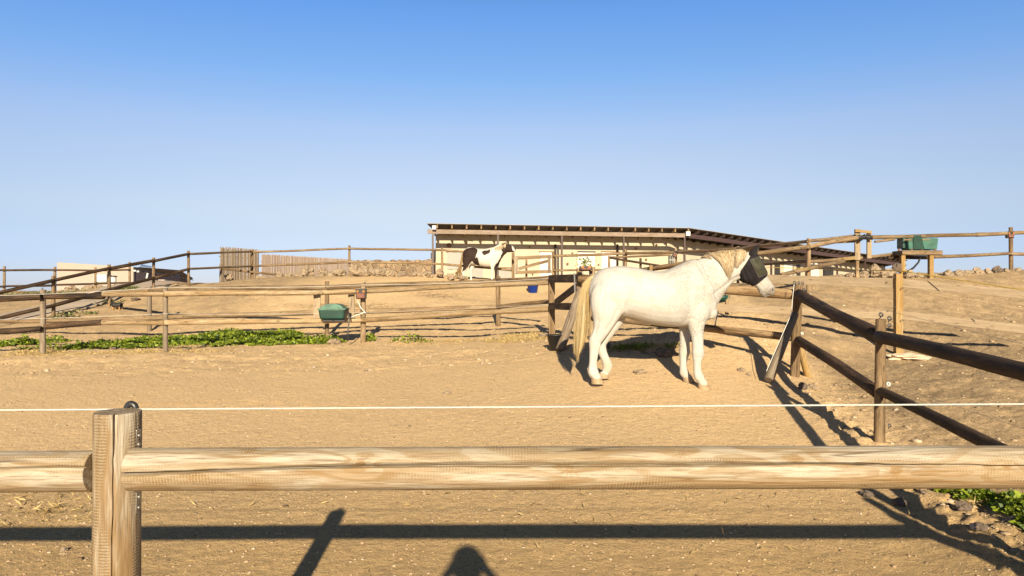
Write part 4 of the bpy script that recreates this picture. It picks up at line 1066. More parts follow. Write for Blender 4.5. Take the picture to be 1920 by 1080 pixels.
for i, (px, py, w, h, mt, lab) in enumerate([(626, 645, 26, 14, 'rock', "flat tan rock at the right end of the green weeds"), (1506, 729, 17, 15, 'rockd', "dark round rock at the foot of the corner post"), (1524, 731, 20, 14, 'rock', "pale rock beside the dark round one at the corner post"),
     (120, 1034, 12, 12, 'rock', "grey angular stone on the earth left of the thick front post"), (838, 740, 16, 8, 'rock', "pale flat stone alone in the middle of the sand"), (1625, 931, 24, 14, 'rockd', "brown stone just under the pale rail in the rail shadow"), (1686, 948, 26, 18, 'rockd', "dark stone where the fence shadows cross at the bottom right"),
     (1806, 956, 26, 18, 'rockd', "dark stone beside the bottom right weeds"), (1390, 697, 14, 10, 'rock', "tan clod in the rail shadow left of the leaning brace"), (1404, 704, 11, 8, 'rock', "smaller tan clod beside the leaning brace's foot"), (1200, 702, 22, 12, 'rock', "pile of pale dung colour clods between the horse's legs"),
     (1246, 668, 30, 16, 'rockd', "dark brown lump in the horse's belly shadow"), (1137, 655, 14, 20, 'rockd', "dark rock just behind the horse's far hind leg"), (1022, 632, 24, 10, 'rock', "pale rock left of the black bucket"), (888, 964, 10, 5, 'rock', "small white pebble in the foreground, left of centre"),
     (213, 655, 16, 8, 'rockd', "dark stone below the left weeds"), (135, 541, 22, 14, 'rock', "tan boulder before the pink house, left of the others"), (168, 540, 24, 16, 'rock', "tan boulder before the pink house, by the white tank"), (188, 539, 16, 13, 'rock', "brownish boulder right of the white tank's foot"),
     (1838, 992, 24, 15, 'rockd', "earthy lump at the bottom right bank"), (930, 637, 16, 7, 'rock', "low tan rock on the straw left of the gate post"), (705, 638, 18, 9, 'rock', "tan rock right of the salt lick post"),
     (197, 570, 9, 5, 'rock', "small stone by the dog at the road's edge"), (182, 574, 10, 6, 'rock', "stone on the road's edge, second left of the dog"), (165, 579, 9, 5, 'rock', "stone on the road's edge, third left of the dog"), (148, 586, 12, 6, 'rock', "larger stone on the road's edge between the left fence posts"), (122, 594, 11, 6, 'rock', "stone on the road's edge near the slope fence post"), (255, 564, 16, 6, 'rockd', "dark dung heap right of the dog")]):
    c = G(px, py) if py > 545 else P(px, py + 5, 35)
    s = F / c.y
    rock("rock", c + Vector((0, 0, h / s * .22)), w / s, w / s * .9, h / s, M[mt], lab, None, "rock", i + 80)

# ------------------------------------------------------------------ reed screens and stone wall
def reed(name, label, a, b, ztop, zbot, n, mat, jag=.05, gap=0):
    a = Vector(a); b = Vector(b); r = empty(name, Vector((a.x, a.y, zbot)), label, "screen")
    k = MB(); d = (b - a); dn = d.normalized(); nrm = Vector((-dn.y, dn.x, 0))
    for i in range(n):
        p = a + d * (i + .5) / n; w = d.length / n * random.uniform(1.0, 1.5); t = ztop + random.uniform(-jag, jag); o_ = nrm * random.uniform(-.02, .02)
        lean = dn * random.uniform(-.02, .02)
        q0 = Vector((p.x, p.y, zbot)) + o_; q1 = Vector((p.x, p.y, t)) + o_ + lean
        k.bar(q0, q1, w, .02, up=nrm)
    k.build("reeds", mat, r)
    k = MB()
    for z in (.35, .8):
        zz_ = zbot + (ztop - zbot) * z
        k.bar(Vector((a.x, a.y, zz_)) + nrm * .05, Vector((b.x, b.y, zz_)) + nrm * .05, .03, .05)
    k.build("crossbar", M['brown'], r); return r
def reed_mat(name, cols):
    m, nt, b = new_mat(name); t = NT(nt); g = t.n("ShaderNodeNewGeometry")
    c = t.ramp(g.outputs['Random Per Island'], [(i / (len(cols) - 1), cc) for i, cc in enumerate(cols)])
    t.l(c, b.inputs['Base Color']); b.inputs['Roughness'].default_value = .85; return m
M['reed1'] = reed_mat("weathered_reed", [(.22, .16, .11), (.33, .26, .19), (.08, .055, .035), (.27, .20, .14), (.36, .29, .22)])
M['reed2'] = reed_mat("pale_reed", [(.27, .20, .155), (.36, .29, .235), (.31, .23, .18), (.37, .30, .25), (.24, .16, .12)])
pA, pB, pC = P(413, 462, 30), P(485, 474, 32), P(658, 488, 37)
reed("reed_screen", "darker weathered reed screen at the left end, beside the ridge fence", (pA.x, pA.y, 0), (pB.x, pB.y, 0), 3.48, 1.6, 170, M['reed1'], .06)
reed("reed_screen", "long pale reed screen between the dark reeds and the stone wall", (pB.x + .1, pB.y + .1, 0), (pC.x, pC.y, 0), 3.30, 1.6, 420, M['reed2'], .035)
def wall_stone_mat():
    m, nt, b = new_mat("rubble_stone_wall"); t = NT(nt); co = t.coord('Object')
    d = t.voro(co, 3.2, 'DISTANCE_TO_EDGE'); cc = t.voro(co, 3.2, out='Color')
    sp = t.n("ShaderNodeSeparateColor"); t.l(cc, sp.inputs[0])
    c = t.ramp(sp.outputs[0], [(0, (.10, .07, .045)), (.4, (.22, .145, .085)), (.7, (.30, .205, .12)), (1, (.15, .11, .07))])
    c = t.mix(t.ramp(d, [(.03, 1.0), (.08, 0.0)]), c, (.30, .23, .15))
    t.l(c, b.inputs['Base Color']); b.inputs['Roughness'].default_value = .95
    t.bump(t.ramp(d, [(0, 0.0), (.15, 1.0)]), 1, .06, b); return m
M['swall'] = wall_stone_mat()
a = P(658, 488.5, 36.5); b = P(818, 486.5, 35.2)
k = MB(); N = 24; hts = [random.uniform(-.04, .04) for _ in range(N + 1)]
for i in range(N):
    p = a.lerp(b, i / N); q = a.lerp(b, (i + 1) / N)
    h0, h1_ = hts[i], hts[i + 1]
    k.hexa([Vector((p.x, p.y, 1.5)), Vector((q.x, q.y, 1.5)), Vector((q.x, q.y + .45, 1.5)), Vector((p.x, p.y + .45, 1.5)), Vector((p.x, p.y, p.z + h0)), Vector((q.x, q.y, q.z + h1_)), Vector((q.x, q.y + .45, q.z + h1_)), Vector((p.x, p.y + .45, p.z + h0))])
sw = k.build("stone_wall", M['swall'], None, loc=(a.x, a.y, 1.9)); tag(sw, "low rubble stone wall between the reed screen and the stable", "wall")

# ------------------------------------------------------------------ pink house, far left
hs = empty("house", Vector((-30, 52, 1.6)), "plain pink flat roofed house with a grey lean-to, far left", "house")
a, b = P(107, 0, 50), P(250, 0, 52.5)
zt0 = CAMZ + (550 - 492) * 50 / F; zt1 = CAMZ + (550 - 500.5) * 52.5 / F
k = MB(); k.hexa([Vector((a.x, a.y, 1)), Vector((b.x, b.y, 1)), Vector((b.x - 1, b.y + 8, 1)), Vector((a.x - 1, a.y + 8, 1)), Vector((a.x, a.y, zt0)), Vector((b.x, b.y, zt1)), Vector((b.x - 1, b.y + 8, zt1)), Vector((a.x - 1, a.y + 8, zt0))])
k.build("wall", M['pink'], hs)
c1 = Vector((b.x + .03, b.y + .3, 0)); c2 = P(357, 0, 63)
k = MB(); za = CAMZ + (550 - 504) * 52.5 / F; zb = CAMZ + (550 - 524) * 63 / F
def vz(v, z): return Vector((v.x, v.y, z))
k.hexa([vz(c1, 1), vz(c2, 1), vz(c2 + Vector((-4, 2, 0)), 1), vz(c1 + Vector((-.02, 7, 0)), 1), vz(c1, za), vz(c2, zb), vz(c2 + Vector((-4, 2, 0)), zb), vz(c1 + Vector((-.02, 7, 0)), za)])
k.build("side_wall", M['greyw'], hs)
k = MB(); o1 = Vector((.35, -.3, 0)); k.hexa([vz(c1 + o1, za + .02), vz(c2 + o1, zb + .02), vz(c2 + Vector((-4, 2, 0)), zb + .02), vz(c1 + Vector((0, 7, 0)), za + .02), vz(c1 + o1, za + .14), vz(c2 + o1, zb + .14), vz(c2 + Vector((-4, 2, 0)), zb + .14), vz(c1 + Vector((0, 7, 0)), za + .14)])
k.build("roof", M['plaq'], hs)
k = MB(); k.bar(vz(c1 + o1 * 1.15, za - .06), vz(c2 + o1 * 1.15, zb - .06), .07, .06); k.build("gutter", M['dkwin'], hs)
k = MB(); k.tube([P(277, 512, 53), P(274, 526, 53), P(274, 546, 53)], .07, 8); k.build("drainpipe", M['white'], hs, smooth=True)
for px, py in ((253, 507.5), (259, 509), (272, 511), (295, 514), (322, 519)):
    k = MB(); k.box(P(px, py, 52.0 + (px - 250) * .09), .16, .1, .12); k.build("lamp", M['white'], hs)
k = MB(); k.hexa([P(262, 500, 54), P(282, 502, 54), P(284, 501.5, 56), P(268, 499, 56), P(262, 499.4, 54), P(282, 501.4, 54), P(286, 499.5, 56), P(266, 495.5, 56)]); k.build("solar_panel", M['panel'], hs)
k = MB(); k.box(P(305, 534, 50), .45, .4, .75); k.build("block", M['pink'], hs, bevel=.02)
tk = empty("water_tank", P(197, 531, 46), "white rectangular water tank on legs in front of the pink house", "tank")
k = MB(); k.box(P(193, 522, 46), .85, .7, .5); k.build("body", M['white'], tk, bevel=.05)
for px in (182, 204):
    k = MB(); k.bar(P(px, 529, 45.8), P(px, 548, 45.8), .06, .06); k.build("leg", M['brown'], tk)
bt = empty("barrel", P(212, 531, 46), "small white barrel with a dark lid right of the water tank", "barrel")
k = MB(); k.lathe(P(212, 529, 46), [(.001, 0), (.2, 0), (.2, .35), (.001, .35)], 14); k.build("body", M['white'], bt, smooth=False)
k = MB(); k.lathe(P(212, 529, 46) + Vector((0, 0, .355)), [(.001, 0), (.26, 0), (.26, .06), (.001, .08)], 14); k.build("lid", M['black'], bt)
k = MB(); k.tube([P(215, 529, 46), P(215, 550, 46)], .05, 8); k.build("stand", M['brown'], bt)

# ------------------------------------------------------------------ animals
def catmull(K_, sub):
    K_ = np.array(K_, float); out = []
    Pd = np.concatenate([[2 * K_[0] - K_[1]], K_, [2 * K_[-1] - K_[-2]]])
    for i in range(1, len(Pd) - 2):
        for j in range(sub):
            t = j / sub
            out.append(.5 * ((2 * Pd[i]) + (-Pd[i - 1] + Pd[i + 1]) * t + (2 * Pd[i - 1] - 5 * Pd[i] + 4 * Pd[i + 1] - Pd[i + 2]) * t * t + (-Pd[i - 1] + 3 * Pd[i] - 3 * Pd[i + 1] + Pd[i + 2]) * t ** 3))
    out.append(K_[-1]); return np.array(out)

def loft3(mb, keys, ref=(0, 1, 0), seg=18, sub=5, fixed=None, pw=2.0):
    """keys (x,y,z, r_n, r_b): r_b is along ref, r_n across it. closed surface"""
    K_ = catmull(keys, sub); n = len(K_); base = len(mb.v); ref = Vector(ref)
    for i in range(n):
        c = Vector(K_[i][:3]); t = (Vector(K_[min(i + 1, n - 1)][:3]) - Vector(K_[max(i - 1, 0)][:3])).normalized()
        if fixed: t = Vector(fixed)
        b = (ref - t * ref.dot(t)).normalized(); a = t.cross(b)
        rn, rb = max(K_[i][3], .002), max(K_[i][4], .002)
        for k in range(seg):
            th = 2 * math.pi * k / seg; ca, sa = math.cos(th), math.sin(th)
            e = 2 / pw
            mb.v.append(c + a * (rn * math.copysign(abs(ca) ** e, ca)) + b * (rb * math.copysign(abs(sa) ** e, sa)))
    for i in range(n - 1):
        for k in range(seg):
            q = base + i * seg; mb.f.append((q + k, q + (k + 1) % seg, q + seg + (k + 1) % seg, q + seg + k))
    mb.f.append(tuple(base + k for k in reversed(range(seg)))); mb.f.append(tuple(base + (n - 1) * seg + k for k in range(seg)))

def fuse(mb, voxel, smooth_it=5, fac=.5):
    """one continuous skin from overlapping lofts"""
    me = bpy.data.meshes.new("tmp"); me.from_pydata([tuple(v) for v in mb.v], [], mb.f); me.update()
    import bmesh
    bm = bmesh.new(); bm.from_mesh(me); bmesh.ops.recalc_face_normals(bm, faces=bm.faces); bm.to_mesh(me); bm.free()
    o = bpy.data.objects.new("tmp", me); COL.objects.link(o)
    r = o.modifiers.new("r", 'REMESH'); r.mode = 'VOXEL'; r.voxel_size = voxel
    s = o.modifiers.new("s", 'SMOOTH'); s.factor = fac; s.iterations = smooth_it
    dg = bpy.context.evaluated_depsgraph_get(); dg.update()
    out = bpy.data.meshes.new_from_object(o.evaluated_get(dg))
    bpy.data.objects.remove(o); bpy.data.meshes.remove(me)
    return out

def paint(me, fn):
    V_ = np.zeros(len(me.vertices) * 3); me.vertices.foreach_get("co", V_); V_ = V_.reshape(-1, 3)
    at_ = me.color_attributes.new("coat", 'FLOAT_COLOR', 'POINT'); at_.data.foreach_set("color", fn(V_).astype(np.float32).ravel())

def coat_mat(name, freck=True, rough=.6, bump=.35):
    m, nt, b = new_mat(name); t = NT(nt); co = t.coord('Object')
    a_ = t.n("ShaderNodeAttribute"); a_.attribute_name = "coat"
    c = a_.outputs['Color']
    if freck:
        v = t.voro(co, 60); vc = t.voro(co, 60, out='Color'); sp = t.n("ShaderNodeSeparateColor"); t.l(vc, sp.inputs[0])
        sel = t.math('MULTIPLY', t.ramp(v, [(.20, 1.0), (.42, 0.0)]), t.ramp(sp.outputs[0], [(.60, 0.0), (.72, 1.0)]))
        sel = t.math('MULTIPLY', sel, a_.outputs['Alpha'])
        sel = t.math('MULTIPLY', sel, t.ramp(t.noise(co, 4.5, 3), [(.40, .15), (.6, 1.0)]))
        c = t.mix(t.math('MULTIPLY', sel, .6), c, (.14, .08, .045))
        fz = t.math('MULTIPLY', t.ramp(t.noise(co, 95, 4, .75), [(.50, 0.0), (.60, 1.0)]), t.ramp(t.noise(co, 5, 3), [(.42, .25), (.60, 1.0)]))
        c = t.mix(t.math('MULTIPLY', t.math('MULTIPLY', fz, a_.outputs['Alpha']), .85), c, (.075, .045, .028))
        c = t.mix(t.math('MULTIPLY', t.ramp(t.noise(co, 7, 4, .6), [(.5, 0.0), (.75, 1.0)]), .45), c, (.34, .275, .19))
    t.l(c, b.inputs['Base Color']); b.inputs['Roughness'].default_value = rough
    b.inputs['Specular IOR Level'].default_value = .3
    hm = t.n("ShaderNodeMapping"); hm.inputs['Scale'].default_value = (30, 90, 90); t.l(co, hm.inputs[0])
    n1_ = t.bump(t.noise(hm.outputs[0], 4, 3), bump * .5, .003, None)
    t.bump(t.noise(co, 9, 3), bump, .02, b, n1_); return m

def inpoly(x, y, poly):
    ins = np.zeros(len(x), bool); n = len(poly); j = n - 1
    for i in range(n):
        xi, yi = poly[i]; xj, yj = poly[j]
        c = ((yi > y) != (yj > y)) & (x < (xj - xi) * (y - yi) / (yj - yi + 1e-9) + xi); ins ^= c; j = i
    return ins

def strands(name, items, mat, parent, loc):
    """items: (list of points, r). three-sided tapering hairs in one mesh"""
    k = MB()
    for pts, r in items:
        k.tube(pts, r, 3, r1=r * .25, cap=False)
    return k.build(name, mat, parent, loc=loc, smooth=True)

def hair_mat(name, cols):
    m, nt, b = new_mat(name); t = NT(nt); g = t.n("ShaderNodeNewGeometry")
    t.l(t.ramp(g.outputs['Random Per Island'], [(i / (len(cols) - 1), c) for i, c in enumerate(cols)]), b.inputs['Base Color'])
    b.inputs['Roughness'].default_value = .5; return m

# ===== the white horse =====
HZd = 8.5; HS = F / HZd                         # photo pixels per metre at the horse
def H(px, py, d=0): p = P(px, py, HZd); return (p.x, p.y + d, p.z)
def HK(px, py, h, w, d=0): return (*H(px, py, d), h / HS, w)
hb = MB()
trunk = [(1103.2, 546, 4, .03), (1104.6, 547, 14, .07), (1108.5, 549, 26, .12), (1114, 551, 36, .175), (1126, 551, 46, .235), (1144, 550, 50, .275), (1165, 547, 48.5, .285), (1190, 551, 50, .285), (1215, 557, 50.5, .30), (1240, 560, 51.5, .31), (1262, 557, 56, .295), (1284, 552, 61, .26), (1303, 549, 63, .23), (1320, 553, 51, .20), (1334, 566, 30, .15), (1341, 572, 13, .08)]
loft3(hb, [HK(a, b, h, w) for a, b, h, w in trunk], fixed=(1, 0, 0), seg=28, pw=2.15)
neck = [(1302, 546, 50, .18), (1318, 531, 46, .165), (1335, 517, 40, .14), (1353, 505, 34.5, .115), (1372, 498, 29.5, .10), (1388, 495, 27, .095), (1398, 495, 22, .09)]
loft3(hb, [HK(a, b, h, w) for a, b, h, w in neck], seg=24)
head = [(1392, 492, 19, .07), (1399, 495, 24.5, .098), (1410, 507, 23, .105), (1419, 518, 18.5, .092), (1427, 528, 14.5, .072), (1434, 537, 14.2, .066), (1440, 545, 13.6, .066), (1443.5, 550, 10, .052), (1445, 554, 4.5, .028)]
loft3(hb, [HK(a, b, h, w) for a, b, h, w in head], seg=22, pw=2.3)
loft3(hb, [HK(1424, 546, 3, .03), HK(1430, 550, 4.5, .035), HK(1435, 554, 4.5, .035), HK(1438, 556, 2.5, .02)], seg=12)     # lower lip
loft3(hb, [HK(1398, 505, 8, .09), HK(1404, 518, 13, .10), HK(1411, 527, 7, .08)], seg=14)                                     # cheek
DN = -.13; DF = .13
def leg(keys, d, dtop=None):
    n = len(keys)
    loft3(hb, [HK(a, b, h * (1 + .13 * min(1, max(0, (b - 625) / 30))), w * (1 + .1 * min(1, max(0, (b - 625) / 30))), d * (1.0 if i else .85)) for i, (a, b, h, w) in enumerate(keys)], seg=18)
leg([(1303, 548, 6, .03), (1303, 558, 18, .07), (1302, 573, 26, .095), (1301, 592, 22, .09), (1300, 610, 15.5, .075), (1302, 630, 11.5, .06), (1303, 648, 9.6, .052), (1303.5, 660, 10.2, .054), (1302.5, 670, 8.2, .044), (1302, 682, 6.2, .035), (1302.5, 694, 6.6, .036), (1305, 703, 8.2, .042), (1309.5, 711, 6.8, .038), (1313, 717, 7.5, .04)], DN)
leg([(1292, 585, 20, .085), (1290, 605, 13, .07), (1289, 630, 10, .055), (1288.5, 650, 8.8, .05), (1288.5, 661, 9.4, .05), (1287, 671, 7.5, .042), (1286, 684, 6, .034), (1286.5, 694, 6.5, .035), (1288, 701, 8, .04), (1292, 708, 6.5, .036), (1295, 713, 7, .038)], DF)
leg([(1150, 522, 8, .04), (1146, 535, 24, .09), (1140, 553, 34, .12), (1135, 578, 31, .12), (1130, 600, 22, .10), (1125, 616, 16, .08), (1119, 628, 12.8, .064), (1113.5, 637, 11.2, .052), (1112.5, 648, 9.6, .046), (1111, 660, 7.6, .040), (1109.5, 676, 6.6, .036), (1109, 688, 7.6, .038), (1110, 695, 8.8, .043), (1114, 702, 7.4, .038), (1117, 707, 8, .042)], -.145)
leg([(1163, 535, 8, .04), (1163, 560, 30, .11), (1163, 582, 21, .11), (1157, 601, 16, .095), (1147, 617, 13.5, .078), (1138, 631, 12, .064), (1130.5, 642, 10.6, .054), (1129.5, 651, 9.3, .046), (1132.5, 662, 7.8, .04), (1137.5, 674, 7.2, .037), (1142, 685, 8.2, .039), (1142, 693, 8, .04), (1138.5, 700, 6.8, .037)], .15)
loft3(hb, [HK(1105, 633, 3.5, .03, -.145), HK(1110, 638, 6, .035, -.145), HK(1113, 648, 5, .03, -.145)], seg=10)                 # point of hock
loft3(hb, [HK(1325, 573, 9, .08, -.05), HK(1331, 586, 12, .09, -.05), HK(1329, 597, 7, .06, -.05)], seg=12)                   # breast
loft3(hb, [HK(1290, 500, 3, .02, -.14), HK(1300, 520, 13, .05, -.155), HK(1313, 545, 18, .055, -.155), HK(1320, 568, 13, .05, -.14), HK(1312, 588, 4, .02, -.12)], seg=14)   # shoulder
loft3(hb, [HK(1158, 540, 3, .02, -.19), HK(1161, 558, 13, .055, -.20), HK(1161, 575, 12, .06, -.19), HK(1154, 592, 3, .02, -.16)], seg=12)                 # stifle
loft3(hb, [HK(1150, 512, 3, .02, -.17), HK(1143, 528, 15, .06, -.185), HK(1133, 552, 19, .08, -.185), HK(1128, 578, 14, .07, -.165), HK(1125, 600, 3, .02, -.14)], seg=14)  # haunch
# hooves: flat-soled cones, canted forward
hooves = []
for (px, py, d, fx, sz) in ((1316, 728, DN, 3, 1.0), (1297, 719, DF, 3, .92), (1118.5, 716.5, -.145, 2, 1.0), (1135, 712, .15, 1, .9)):
    hk = MB(); r0 = 10.5 * sz / HS; c = Vector(H(px, py, d)); n_ = 18
    ring = []
    for (zf, rr_, off) in ((0, 1.12, 0), (.035, 1.02, -.008), (.065, .84, -.022)):
        for k_ in range(n_):
            th = 2 * math.pi * k_ / n_
            ring.append(c + Vector((math.cos(th) * r0 * rr_ * 1.05 + off + .0, math.sin(th) * r0 * rr_ * .82, zf)))
    hk.add(ring, [(i * n_ + k_, i * n_ + (k_ + 1) % n_, (i + 1) * n_ + (k_ + 1) % n_, (i + 1) * n_ + k_) for i in range(2) for k_ in range(n_)] + [tuple(reversed(range(n_))), tuple(range(2 * n_, 3 * n_))])
    hooves.append(hk)
for i, (px, py, d) in enumerate(((1314, 722, DN), (1296, 714.5, DF), (1117.5, 711, -.145), (1136, 706.5, .15))):     # coronet joins leg to hoof
    loft3(hb, [HK(px - 2, py - 8, 7, .036, d), HK(px, py - 1, 8.5, .042, d), HK(px + 1, py + 4, 6, .032, d)], seg=12)
horse_me = fuse(hb, .0105, 4, .5)
def groove(me, lines):
    V_ = np.zeros(len(me.vertices) * 3); me.vertices.foreach_get("co", V_); V_ = V_.reshape(-1, 3)
    x = V_[:, 0] * HS + 960; y = HZ - (V_[:, 2] - CAMZ) * HS
    N_ = np.zeros(len(me.vertices) * 3); me.vertices.foreach_get("normal", N_); N_ = N_.reshape(-1, 3)
    tot = np.zeros(len(V_))
    for pts, w, dep, side in lines:
        dmin = np.full(len(V_), 1e9)
        for (ax, ay), (bx, by) in zip(pts[:-1], pts[1:]):
            L2 = (bx - ax) ** 2 + (by - ay) ** 2; t_ = np.clip(((x - ax) * (bx - ax) + (y - ay) * (by - ay)) / L2, 0, 1)
            dmin = np.minimum(dmin, np.hypot(x - ax - t_ * (bx - ax), y - ay - t_ * (by - ay)))
        m_ = (V_[:, 1] < HZd) if side < 0 else (V_[:, 1] > HZd) if side > 0 else np.ones(len(V_), bool)
        tot += dep * np.exp(-(dmin / w) ** 2) * m_ * np.clip(-N_[:, 1] * 1.5, 0, 1)
    V_ -= N_ * tot[:, None]; me.vertices.foreach_set("co", V_.ravel()); me.update()
GR = [([(1302, 496), (1312, 515), (1326, 548), (1331, 566)], 3.2, .010, -1), ([(1283, 545), (1287, 575), (1280, 600)], 4, .010, -1), ([(1290, 596), (1303, 604), (1316, 600)], 3, .007, -1),
      ([(1168, 578), (1176, 560), (1188, 540), (1192, 520)], 5, .012, -1), ([(1135, 520), (1128, 545), (1124, 580)], 4, .007, -1), ([(1152, 580), (1144, 600), (1132, 618)], 3.5, .009, -1),
      ([(1332, 552), (1352, 538), (1372, 524), (1388, 516)], 3.5, .011, -1), ([(1320, 500), (1340, 498), (1362, 490)], 5, .006, -1), ([(1411, 530), (1422, 533), (1432, 545)], 1.6, .006, -1), ([(1431, 549), (1437, 553), (1443, 553.5)], 1.0, .008, -1), ([(1445.5, 542), (1446.5, 545.5)], 1.5, .010, -1),
      ([(1306, 668), (1305, 696)], 1.4, .006, -1), ([(1114, 655), (1113, 690)], 1.4, .006, -1), ([(1300, 610), (1299, 640)], 3, .005, -1), ([(1118, 600), (1112, 625)], 2.5, .008, -1), ([(1110, 655), (1108, 688)], 1.6, .004, -1), ([(1298, 655), (1309, 655)], 1.5, .004, -1), ([(1297, 667), (1308, 667)], 1.5, .004, -1),
      ([(1110, 630), (1119, 640), (1117, 650)], 2, .005, -1), ([(1196, 600), (1230, 607), (1270, 608)], 2.5, .004, -1), ([(1150, 505), (1170, 512), (1196, 514)], 4, .006, -1), ([(1240, 520), (1262, 512), (1282, 508)], 5, .006, -1)]
GR += [([(xr, 540), (xr + 3, 560), (xr + 1, 590)], 3, .0022, -1) for xr in range(1208, 1280, 10)]
groove(horse_me, GR)
hroot_loc = Vector(H(1210, 722))
horse = empty("white_horse", hroot_loc, "flea-bitten white horse in a dark fly mask standing side on in the sandy paddock", "horse")
def coat_white(V_):
    px = V_[:, 0] / V_[:, 1] * F + 960
    x = (V_[:, 0] * HS * 1.0) + 960; y = HZ - (V_[:, 2] - CAMZ) * HS
    c = np.tile(np.array([.385, .372, .35]), (len(V_), 1))
    def blend(w, col):
        w = np.clip(w, 0, 1)[:, None]; c[:] = c * (1 - w) + np.array(col) * w
    muz = np.exp(-(((x - 1440) / 16) ** 2 + ((y - 549) / 14) ** 2)) * 1.1 * (.8 + .5 * fbm(x * .2, y * .2, 3))
    blend(muz * 1.0, (.17, .145, .125))
    blend(np.exp(-(((x - 1446) / 2.2) ** 2 + ((y - 543.5) / 3.4) ** 2)) * 1.1 * (V_[:, 1] < HZd), (.03, .02, .02))     # nostril
    blend(np.exp(-(((x - 1437) / 7) ** 2 + ((y - 552.5 + (x - 1437) * .2) / 1.1) ** 2)) * .7, (.06, .045, .04))      # mouth line
    blend(np.exp(-(((x - 1142) / 10) ** 2 + ((y - 690) / 14) ** 2)) * .45, (.34, .21, .09))                        # stained fetlock
    blend(np.clip((y - 640) / 90, 0, 1) * .22 * (fbm(x * .15, y * .15, 2) > 0), (.33, .26, .18))
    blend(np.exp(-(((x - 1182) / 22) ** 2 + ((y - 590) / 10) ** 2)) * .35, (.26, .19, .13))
    fre = np.clip((x - 1215) / 60, .10, 1) * np.clip((700 - y) / 60, .2, 1)
    return np.concatenate([c, fre[:, None]], 1)
paint(horse_me, coat_white)
M['coat'] = coat_mat("white_flea_bitten_coat")
V_ = np.zeros(len(horse_me.vertices) * 3); horse_me.vertices.foreach_get("co", V_); V_ = V_.reshape(-1, 3)
hv_world = V_.copy()
V_ -= np.array(hroot_loc); horse_me.vertices.foreach_set("co", V_.ravel()); horse_me.update()
horse_me.materials.clear()
body = link_mesh("body", horse_me, M['coat'], horse)
M['hoof'] = plain("hoof_horn", (.26, .18, .10), .6, .2, 20)
for hk in hooves: hk.build("hoof", M['hoof'], horse, smooth=False)
# surface finder (ray from the camera side)
hbvh = BVHTree.FromPolygons([tuple(v) for v in hv_world], [tuple(p.vertices) for p in horse_me.polygons])
def near_y(bvh, px, py, default=HZd):
    x, y, z = H(px, py); r = bvh.ray_cast(Vector((x, HZd - 2, z)), Vector((0, 1, 0)))
    return r[0].y if r[0] is not None else default
# tail
M['tailhair'] = hair_mat("pale_blond_tail_hair", [(.42, .32, .16), (.33, .21, .07), (.44, .36, .22), (.22, .13, .04), (.40, .28, .11)])
M['tailtop'] = hair_mat("white_tail_hair", [(.44, .40, .33), (.38, .31, .21), (.46, .42, .35)])
Ls = [(1107, 519), (1098, 526), (1090, 543), (1085, 569), (1079, 600), (1076, 641), (1080, 682)]
Rs = [(1113, 519), (1109, 526), (1103, 543), (1102, 566), (1105, 595), (1101, 635), (1086, 682)]
items = []; items2 = []
for i in range(300):
    f = random.random(); g = random.uniform(.55, 1.0) if random.random() < .7 else random.uniform(.35, .9)
    g = g * (1 - .25 * abs(f - .3)); dep = random.uniform(-1, 1); pts = []
    wv = random.uniform(-1.2, 1.2)
    nseg = 12; endt = g * (len(Ls) - 1)
    for j in range(nseg + 1):
        t = endt * j / nseg; k_ = min(int(t), len(Ls) - 2); fr_ = t - k_
        lx = Ls[k_][0] * (1 - fr_) + Ls[k_ + 1][0] * fr_; rx = Rs[k_][0] * (1 - fr_) + Rs[k_ + 1][0] * fr_; y_ = Ls[k_][1] * (1 - fr_) + Ls[k_ + 1][1] * fr_
        w_ = (rx - lx) / HS * .45
        x_ = lx + (rx - lx) * f + math.sin(j * .5 + wv * 3) * .5
        pts.append(Vector(H(x_, y_, dep * w_ * math.sqrt(max(0, 1 - (2 * f - 1) ** 2)) )))
    items.append((pts, random.uniform(.003, .0075)))
    if i % 3 == 0 : items2.append(([p + Vector((0, -.006, .0)) for p in pts[:random.randint(4, 6)]], .004))
fine = []
for i in range(700):
    pts0, _ = items[random.randrange(len(items))]; q = pts0[random.randint(0, 3):]
    o_ = Vector((random.gauss(0, .009), -.012 - random.random() * .012, 0)); wob = random.uniform(-.012, .012)
    fine.append(([p + o_ + Vector((wob * j / len(q), 0, -.0025 * j)) for j, p in enumerate(q)], random.uniform(.0012, .0022)))
core = MB(); loft3(core, [HK(1117, 520, 7, .04), HK(1108, 524, 6, .04), HK(1100, 534, 6.5, .045), HK(1094, 556, 8, .05), HK(1092, 585, 10.5, .06), HK(1090, 620, 10.5, .06), HK(1086, 650, 6.5, .04), HK(1083, 668, 2, .015)], seg=14)
tail = core.build("tail", M['tailhair'], horse, smooth=True)
strands("tail_hair", items, M['tailhair'], tail, hroot_loc)
M['finehair'] = hair_mat('fine_tail_hair', [(.48, .38, .20), (.30, .18, .055), (.42, .29, .10), (.52, .44, .28), (.22, .12, .035)])
strands("fine_hair", fine, M['finehair'], tail, hroot_loc)
strands("tail_top_hair", items2, M['tailtop'], tail, hroot_loc)
